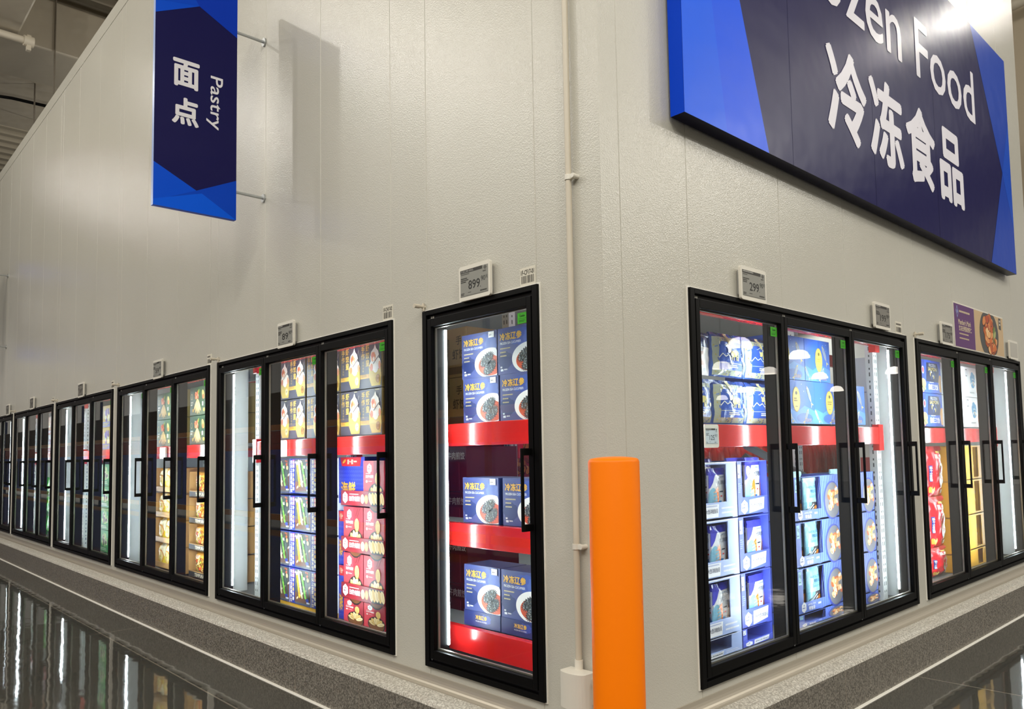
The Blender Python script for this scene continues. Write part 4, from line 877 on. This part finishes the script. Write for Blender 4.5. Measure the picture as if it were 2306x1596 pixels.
def fitting(wall, u, label):
    loc, rz = at(wall, u, 0, 2.03); r = tag(empty('pipe_fitting', loc, rz), label, 'pipe fitting', 'white vent fittings at the freezer corners')
    mb = MB(); mb.tube((0, 0, 0), (0, -.055, 0), .009, 12); mb.tube((0, -.04, 0), (0, -.075, 0), .0125, 12); mb.build('spout', M['bone'], r, True)
    mb = MB(); mb.tube((0, -.012, -.025), (0, -.012, .02), .008, 10); mb.build('elbow', M['bone'], r, True)
for u, t in ((-1.389, 'the single freezer door'), (-4.46, 'the freezer front with black dumpling cartons'), (-7.378, 'the yellow noodle freezer front'), (-10.306, 'the bright green box freezer front'), (-13.234, 'the freezer front second from the left edge')):
    fitting('L', u, 'white vent fitting at the top left of '+t)
fitting('R', 3.592, 'small white vent fitting at the top left corner of the doors under the poster')
# conduit with clamps and the white box at its foot
r = tag(empty('conduit', (-.18, -.026, .2)), 'cream vertical conduit pipe on the wall left of the corner', 'pipe')
mb = MB(); mb.tube((0, 0, 0), (0, 0, 6.44), .0145, 16); mb.build('pipe', M['bone'], r, True)
for z in (2.261, .549, 3.97, 5.68):
    mb = MB(); mb.tube((0, 0, z-.012), (0, 0, z+.012), .0185, 16); mb.box(.012, .04, -.008, .008, z-.011, z+.011); mb.tube((.036, -.012, z), (.036, .026, z), .011, 10); mb.build('clamp', M['white'], r, True)
mb = MB(); mb.tube((0, 0, -.002), (0, 0, .045), .019, 16); mb.build('coupling', M['white'], r, True)
r = tag(empty('junction_box', (-.236, 0, .05)), 'white plastic sensor box on the wall at the foot of the conduit', 'box')
mb = MB(); pts = []
for i in range(13):
    a = math.pi*i/12; pts.append((.075-.075*math.cos(a), -.085-.028*math.sin(a)))
lo = [(.0, -.02)]+pts+[(.15, -.02)]; k = len(lo)
B0 = [(x, y, 0) for x, y in lo]; T0 = [(x, y, .155) for x, y in lo]; mb.face(B0[::-1]); mb.face(T0)
for i in range(k): j = (i+1) % k; mb.face([B0[i], B0[j], T0[j], T0[i]])
mb.build('cover', M['white'], r, bevel=.004)
mb = MB(); mb.box(.03, .12, -.021, -.0005, .01, .145); mb.build('back_plate', M['bone'], r)
mb = MB(); mb.box(.15, .178, -.045, -.0005, .02, .13); mb.tube((.164, -.045, .11), (.164, -.052, .11), .008, 10); mb.build('bracket', M['bone'], r)
# orange bollard
mb = MB(); mb.lathe([(.1, 0), (.1, 1.535), (.0975, 1.543), (.091, 1.549), (.07, 1.553), (.04, 1.556), (.001, 1.557)], (0, 0, 0), 48)
o = mb.build('bollard', M['orange'], None, True); o.location = (.3, -.3, FLOOR+.001); tag(o, 'orange round bollard standing in front of the wall corner', 'bollard')

# ------------------------------------------------------------------ signs
def big_sign():
    y0, y1, z0, z1 = .521, 6.07, 2.85, 5.05; w, h = y1-y0, z1-z0
    loc, rz = at('R', y0, -.1, z0); r = tag(empty('wall_sign', loc, rz), 'huge dark blue sign with Frozen Food lettering on the right wall', 'sign')
    A = Art(7, .001); A.block(w, h, .085, '17164e', '0a44d4', '0b0b2c')
    Y = lambda y: y-y0; Z = lambda z: z-z0
    A.poly([(0, 0), (Y(1.327), 0), (Y(.62), h), (0, h)], '0a5af8', 1); A.poly([(Y(.56), h), (0, h*.52), (0, 0), (Y(.9), 0)], '0a62fa', 1.5); A.poly([(0, h*.52), (Y(.62), h), (0, h)], '0a6cff', 2)
    A.poly([(Y(5.293), 0), (w, 0), (w, h), (Y(5.05), h), (Y(5.793), Z(3.818))], '1443b0', 1); A.poly([(Y(5.793), Z(3.818)), (w, Z(3.3)), (w, Z(4.4))], '124fc4', 1.5)
    for y in (1.606, 2.774, 3.99): A.rect(Y(y), 0, Y(y)+.004, h, '1d1d52', 1.2)
    link('panel', A.mesh('panel', M['sign']), r)
    T = Art(8, .001); Wt = 'eceaf4'
    vs, fs, asp = text_mesh('zen Food', .012); Lz = 5.04-2.42
    T.text('zen Food', Y(2.42), Z(4.09), Y(5.04), Z(4.57), Wt, 2, .012)
    T.text('o', Y(2.06), Z(4.085), Y(2.35), Z(4.375), Wt, 2, .012); T.text('r', Y(1.86), Z(4.1), Y(2.02), Z(4.37), Wt, 2, .012); T.text('F', Y(1.54), Z(4.1), Y(1.79), Z(4.56), Wt, 2, .012)
    for ch, a, b in (('冷', 2.1, 2.66), ('冻', 2.74, 3.29), ('食', 3.39, 3.95), ('品', 4.08, 4.6)): T.text(ch, Y(a), Z(3.21), Y(b), Z(3.81), Wt, 2, .035)
    link('lettering', T.mesh('lettering', M['sign']), r, (0, -.0005, 0)); return r
big_sign()
def blade_sign(label):
    # face looks towards +x; local x runs out from the wall towards the shop (world -y), drawn on a plate turned by 90 degrees
    r = tag(empty('hanging_sign', (-3.556, -.226, 2.998)), label, 'sign', 'blue signs on rods along the left wall'); w, h, t = .589, 1.752, .042
    A = Art(9, .0008); rot = lambda m: m
    A.block(w, h, t, '15134c', '9fb4e6', '0a46c8'); X = lambda y: w-(-.226-y); Z = lambda z: z-2.998
    A.poly([(0, Z(4.42)), (X(-.51), Z(4.582)), (w, Z(4.438)), (w, h), (0, h)], '0a4fd6', 1); A.poly([(X(-.51), Z(4.582)), (w, Z(4.438)), (w, h), (X(-.62), h)], '0838b8', 1.5); A.poly([(0, Z(4.52)), (X(-.51), Z(4.582)), (X(-.62), h), (0, h)], '0a48cc', 1.7)
    A.poly([(0, 0), (w, 0), (w, Z(3.306)), (X(-.519), Z(3.163)), (0, Z(3.315))], '0a4fd6', 1); A.poly([(w, 0), (w, Z(3.306)), (X(-.519), Z(3.163)), (X(-.7), Z(3.08))], '0b44c2', 1.5); A.poly([(0, 0), (w, 0), (X(-.48), Z(3.15)), (0, Z(3.04))], '0a5ae4', 1.7)
    p = link('panel', A.mesh('panel', M['sign']), r); T = Art(10, .0008)
    T.text('面', X(-.686), Z(3.925), X(-.512), Z(4.122), 'e8e6ec', 2.5, .035); T.text('点', X(-.69), Z(3.642), X(-.514), Z(3.836), 'e8e6ec', 2.5, .035)
    T.text('Pastry', X(-.452), Z(3.664), X(-.335), Z(4.073), 'e8e6ec', 2.5, .012, rot=1)
    l = link('lettering', T.mesh('lettering', M['sign']), r, (0, -.0005, 0)); r.rotation_euler = (0, 0, math.pi/2); r.location = (-3.556, -.226-w, 2.998)
    for z in (4.497, 3.223):
        mb = MB(); mb.tube((w-.01, .02, z-2.998), (w+.225, .02, z-2.998), .011, 12); mb.build('rod', M['steel'], r, True)
        mb = MB(); mb.tube((w+.214, .02, z-2.998), (w+.2255, .02, z-2.998), .034, 16); mb.build('flange', M['steel'], r, True)
    return r
bs = blade_sign('dark blue hanging sign lettered Pastry on two rods')
b2 = copy_tree(bs); b2.location.x = -14.2; tag(b2, 'second sign at the left edge with only its two rods showing')
# poster above the doors
def poster():
    y0, y1, z0, z1 = 4.495, 5.875, 2.012, 2.405; w, h = y1-y0, z1-z0; A = Art(12); A.block(w, h, .003, 'e4dfd2')
    A.rect(.012, .004, .53, h-.012, '5e2f6e', 1); A.rect(.535, .004, w-.006, h-.012, 'cdb088', 1)
    A.ell(.09, h*.8, .035, .055, '9db4e6', 2, 4); A.ell(.09, h*.8, .028, .045, '5e2f6e', 2.3, 4); A.ell(.09, h*.8, .014, .02, '9db4e6', 2.6, 4); A.bars(.14, h*.77, .43, h*.84, 1, 'dcc9a8', 2)
    A.text("Member's Mark", .11, h*.52, .43, h*.64, 'ead9b4', 2, .012); A.text('生冻去壳黑虎虾仁', .115, h*.38, .44, h*.5, 'ead9b4', 2, .015); A.bars(.12, h*.28, .37, h*.33, 1, 'd9c3a0', 2); A.bars(.12, h*.18, .41, h*.23, 1, 'd9c3a0', 2)
    n = 40; cx, cz = .94, h*.47
    pts = [(cx+.275*math.cos(6.283*i/n), max(.004, min(h-.012, cz+.235*math.sin(6.283*i/n)))) for i in range(n)]
    A.poly(pts, '4a4a4a', 2); A.pile(.9, h*.68, .13, .09, 36, .05, ['c8602a', 'e08a4a', 'b84a22', 'eab070'], 2.5, dark='6a2a14'); A.pile(.98, h*.28, .14, .08, 60, .045, ['d8702e', 'e89a5a', 'f0b878', 'c05a28'], 3, dark='7a3418'); A.pile(.87, h*.42, .06, .05, 14, .045, ['e0985a', 'c8702e', 'f2c890'], 4.6); A.pile(1.08, h*.5, .03, .08, 14, .03, ['8a9a5a', '6f8448', 'a8b070'], 5)
    A.poly([(1.24, h*.68), (1.31, h*.66), (1.31, h*.95), (1.24, h*.95)], '55524c', 2); A.bars(1.255, h*.74, 1.3, h*.9, 2, 'd8d2c4', 3)
    put('poster', A.mesh('poster', PR), 'R', y0, -.0035, z0, 'purple and tan prawn poster on the wall above the right hand doors', 'poster')
poster()

# ------------------------------------------------------------------ ducts, pipes and hangers above the left wall
def thingbox(name, b, m, label, cat, group=None):
    mb = MB(); x0, x1, y0, y1, z0, z1 = b; mb.box(x0-x0, x1-x0, y0-y0, y1-y0, 0, z1-z0); o = mb.build(name, m, None, bevel=.03); o.location = (x0, y0, z0); return tag(o, label, cat, group)
thingbox('air_duct', (-14.33, -12.84, -1.6, 6, 8.2, 9.1), M['galv'], 'dark grey box air duct above the top edge of the left wall', 'duct')
thingbox('air_duct', (-12.8, -8.0, -3.2, -.2, 8.18, 9.2), M['lagging'], 'pale wide air duct in the top left corner of the photo', 'duct')
thingbox('air_duct', (-17.9, -14.45, -.4, 7, 8.55, 9.0), M['lagging'], 'pale low air duct under the ribbed roof at the left edge', 'duct')
r = tag(empty('sprinkler_pipe', (-12.46, -2.2, 8.1)), 'cream pipe with end fitting below the ducts in the top left corner', 'pipe')
mb = MB(); mb.tube((0, -1, 0), (-.06, 2.1, 0), .06, 16); mb.build('pipe', M['bone'], r, True); mb = MB(); mb.tube((-.056, 2.06, 0), (-.06, 2.2, 0), .085, 16); mb.box(-.1, -.02, 2.1, 2.16, -.16, .1); mb.build('end_fitting', M['bone'], r, True)
mb = MB(); mb.tube((-16.2, -1.2, 8.35), (-15.6, .2, 8.3), .03, 10); mb.tube((-15.6, .2, 8.3), (-14.9, 3.0, 8.1), .03, 10); tag(mb.build('black_cable', M['black'], None, True), 'black cable running below the pale ducts at upper left', 'cable')
r = tag(empty('cable_tray', (-22.3, .3, 8.4)), 'slotted metal channel hanging under the roof at the left edge', 'tray')
mb = MB(); mb.box(0, 4.2, -.06, .06, 0, .05); mb.cur = 1
for i in range(26): mb.face([(.1+i*.16, -.02, -.001), (.18+i*.16, -.02, -.001), (.18+i*.16, .02, -.001), (.1+i*.16, .02, -.001)])
mb.build('channel', [M['steel'], slot], r)
for x in (.1, 4.1): mb = MB(); mb.tube((x, 0, .05), (x, 0, .7), .012, 8); mb.build('hanger', M['rod'], r)
for i, (x, y, za, zb, t) in enumerate(((-12.78, .35, 7.2, 9.6, 'beside the dark duct, first from the wall edge'), (-12.3, 1.4, 7.0, 9.6, 'nearest the wall top'), (-13.9, 1.1, 9.13, 9.6, 'above the dark duct'), (-16.6, -.1, 7.6, 8.549, 'below the pale duct, left'), (-15.45, -.05, 7.6, 8.549, 'below the pale duct, middle'), (-15.2, .5, 7.6, 8.549, 'below the pale duct, right'), (-17.2, 1.2, 7.8, 8.549, 'lowest at the left edge'))):
    mb = MB(); mb.tube((0, 0, 0), (0, 0, zb-za), .014, 8); o = mb.build('hanger_rod', M['rod']); o.location = (x, y, za); tag(o, 'thin hanger rod under the roof, '+t, 'rod', 'hanger rods under the roof')
mb = MB(); mb.tube((0, 0, 0), (2.5, -.3, .1), .09, 14); o = mb.build('wall_pipe', M['bone'], None, True); o.location = (-1.35, 11.6, 8.4); tag(o, 'cream pipe end on the far wall at the top right corner', 'pipe')

# ------------------------------------------------------------------ the shop behind the camera, seen in the glass and the floor
r0 = None
M['bluewrap'] = mat('blue_wrapped_goods', '4a60d8', .5, bump=(6, .3, .03)); M['redgoods'] = mat('red_goods', 'd8442a', .5)
for i in range(18):
    x = -57.6+i*2.95
    r = tag(empty('warehouse_rack', (x, -5.4, FLOOR)), 'orange and blue racking bay, number %s from the far end, mirrored in the left doors' % ['one', 'two', 'three', 'four', 'five', 'six', 'seven', 'eight', 'nine', 'ten', 'eleven', 'twelve', 'thirteen', 'fourteen', 'fifteen', 'sixteen', 'seventeen', 'eighteen'][i], 'rack', 'racking bays mirrored in the doors')
    mb = MB(); mb.box(0, .09, 0, .08, 0, 4); mb.build('post', M['rackblue'], r); mb = MB(); mb.box(0, .09, -1, -.92, 0, 4); mb.build('post', M['rackblue'], r)
    for z in (.12, 2.2):
        mb = MB(); mb.box(.09, 2.95, .0, .05, z, z+.13); mb.build('beam', M['rackorange'], r)
    mb = MB(); mb.box(.1, 2.85, -.98, -.05, 2.34, 3.1); o = mb.build('goods_stack', mat('brown_goods', '5a3d22', .6) if i == 0 else M['brown']); o.location = (x, -5.4, FLOOR); tag(o, 'brown goods on the upper level of racking bay %d' % (i+1), 'goods', 'brown goods on the racking')
    if i == 0: M['brown'] = o.data.materials[0]
    mb = MB(); mb.box(.12, 2.83, -.95, -.02, .255, 1.75); o = mb.build('wrapped_pallet', M['bluewrap']); o.location = (x, -5.4, FLOOR); tag(o, 'blue wrapped pallet load on racking bay %d' % (i+1), 'pallet', 'blue wrapped pallet loads')
    mb = MB(); mb.box(.12, 2.83, -.9, -.01, 1.9, 2.19); mb.box(.12, 2.83, -.95, -.05, 1.755, 1.895); o = mb.build('red_goods_row', M['redgoods']); o.location = (x, -5.4, FLOOR); tag(o, 'red goods row under the orange beam of racking bay %d' % (i+1), 'goods', 'red goods rows')
M['shade'] = mat('lamp_shade', 'f4efe6', .5, emit='fff6ea', emit_s=5)
for i, (x, y) in enumerate(((10.7, 18.2), (14.8, 23.4), (21.5, 35.6), (25.9, 40.2), (14.8, 27), (11.1, 22.7), (14.6, 31.2), (18, 40), (11.4, 31.8))):
    k = .5 if y > 27.5 else 1; x, y, z = -2.29+k*(x+2.29), -2.56+k*(y+2.56), 1.18+k*3.12
    r = tag(empty('pendant_lamp', (x, y, z)), 'white dome pendant lamp mirrored in the right hand doors', 'lamp', 'white dome pendant lamps mirrored in the doors')
    mb = MB(); mb.lathe([(.38, 0), (.37, .07), (.3, .2), (.2, .27), (.05, .3)], (0, 0, 0), 28); mb.v = [(a*k, b*k, c*k) for a, b, c in mb.v]; mb.build('shade', M['shade'], r, True)
    mb = MB(); mb.tube((0, 0, .23*k), (0, 0, 9.55-z), .012, 6); mb.build('cord', M['rod'], r)
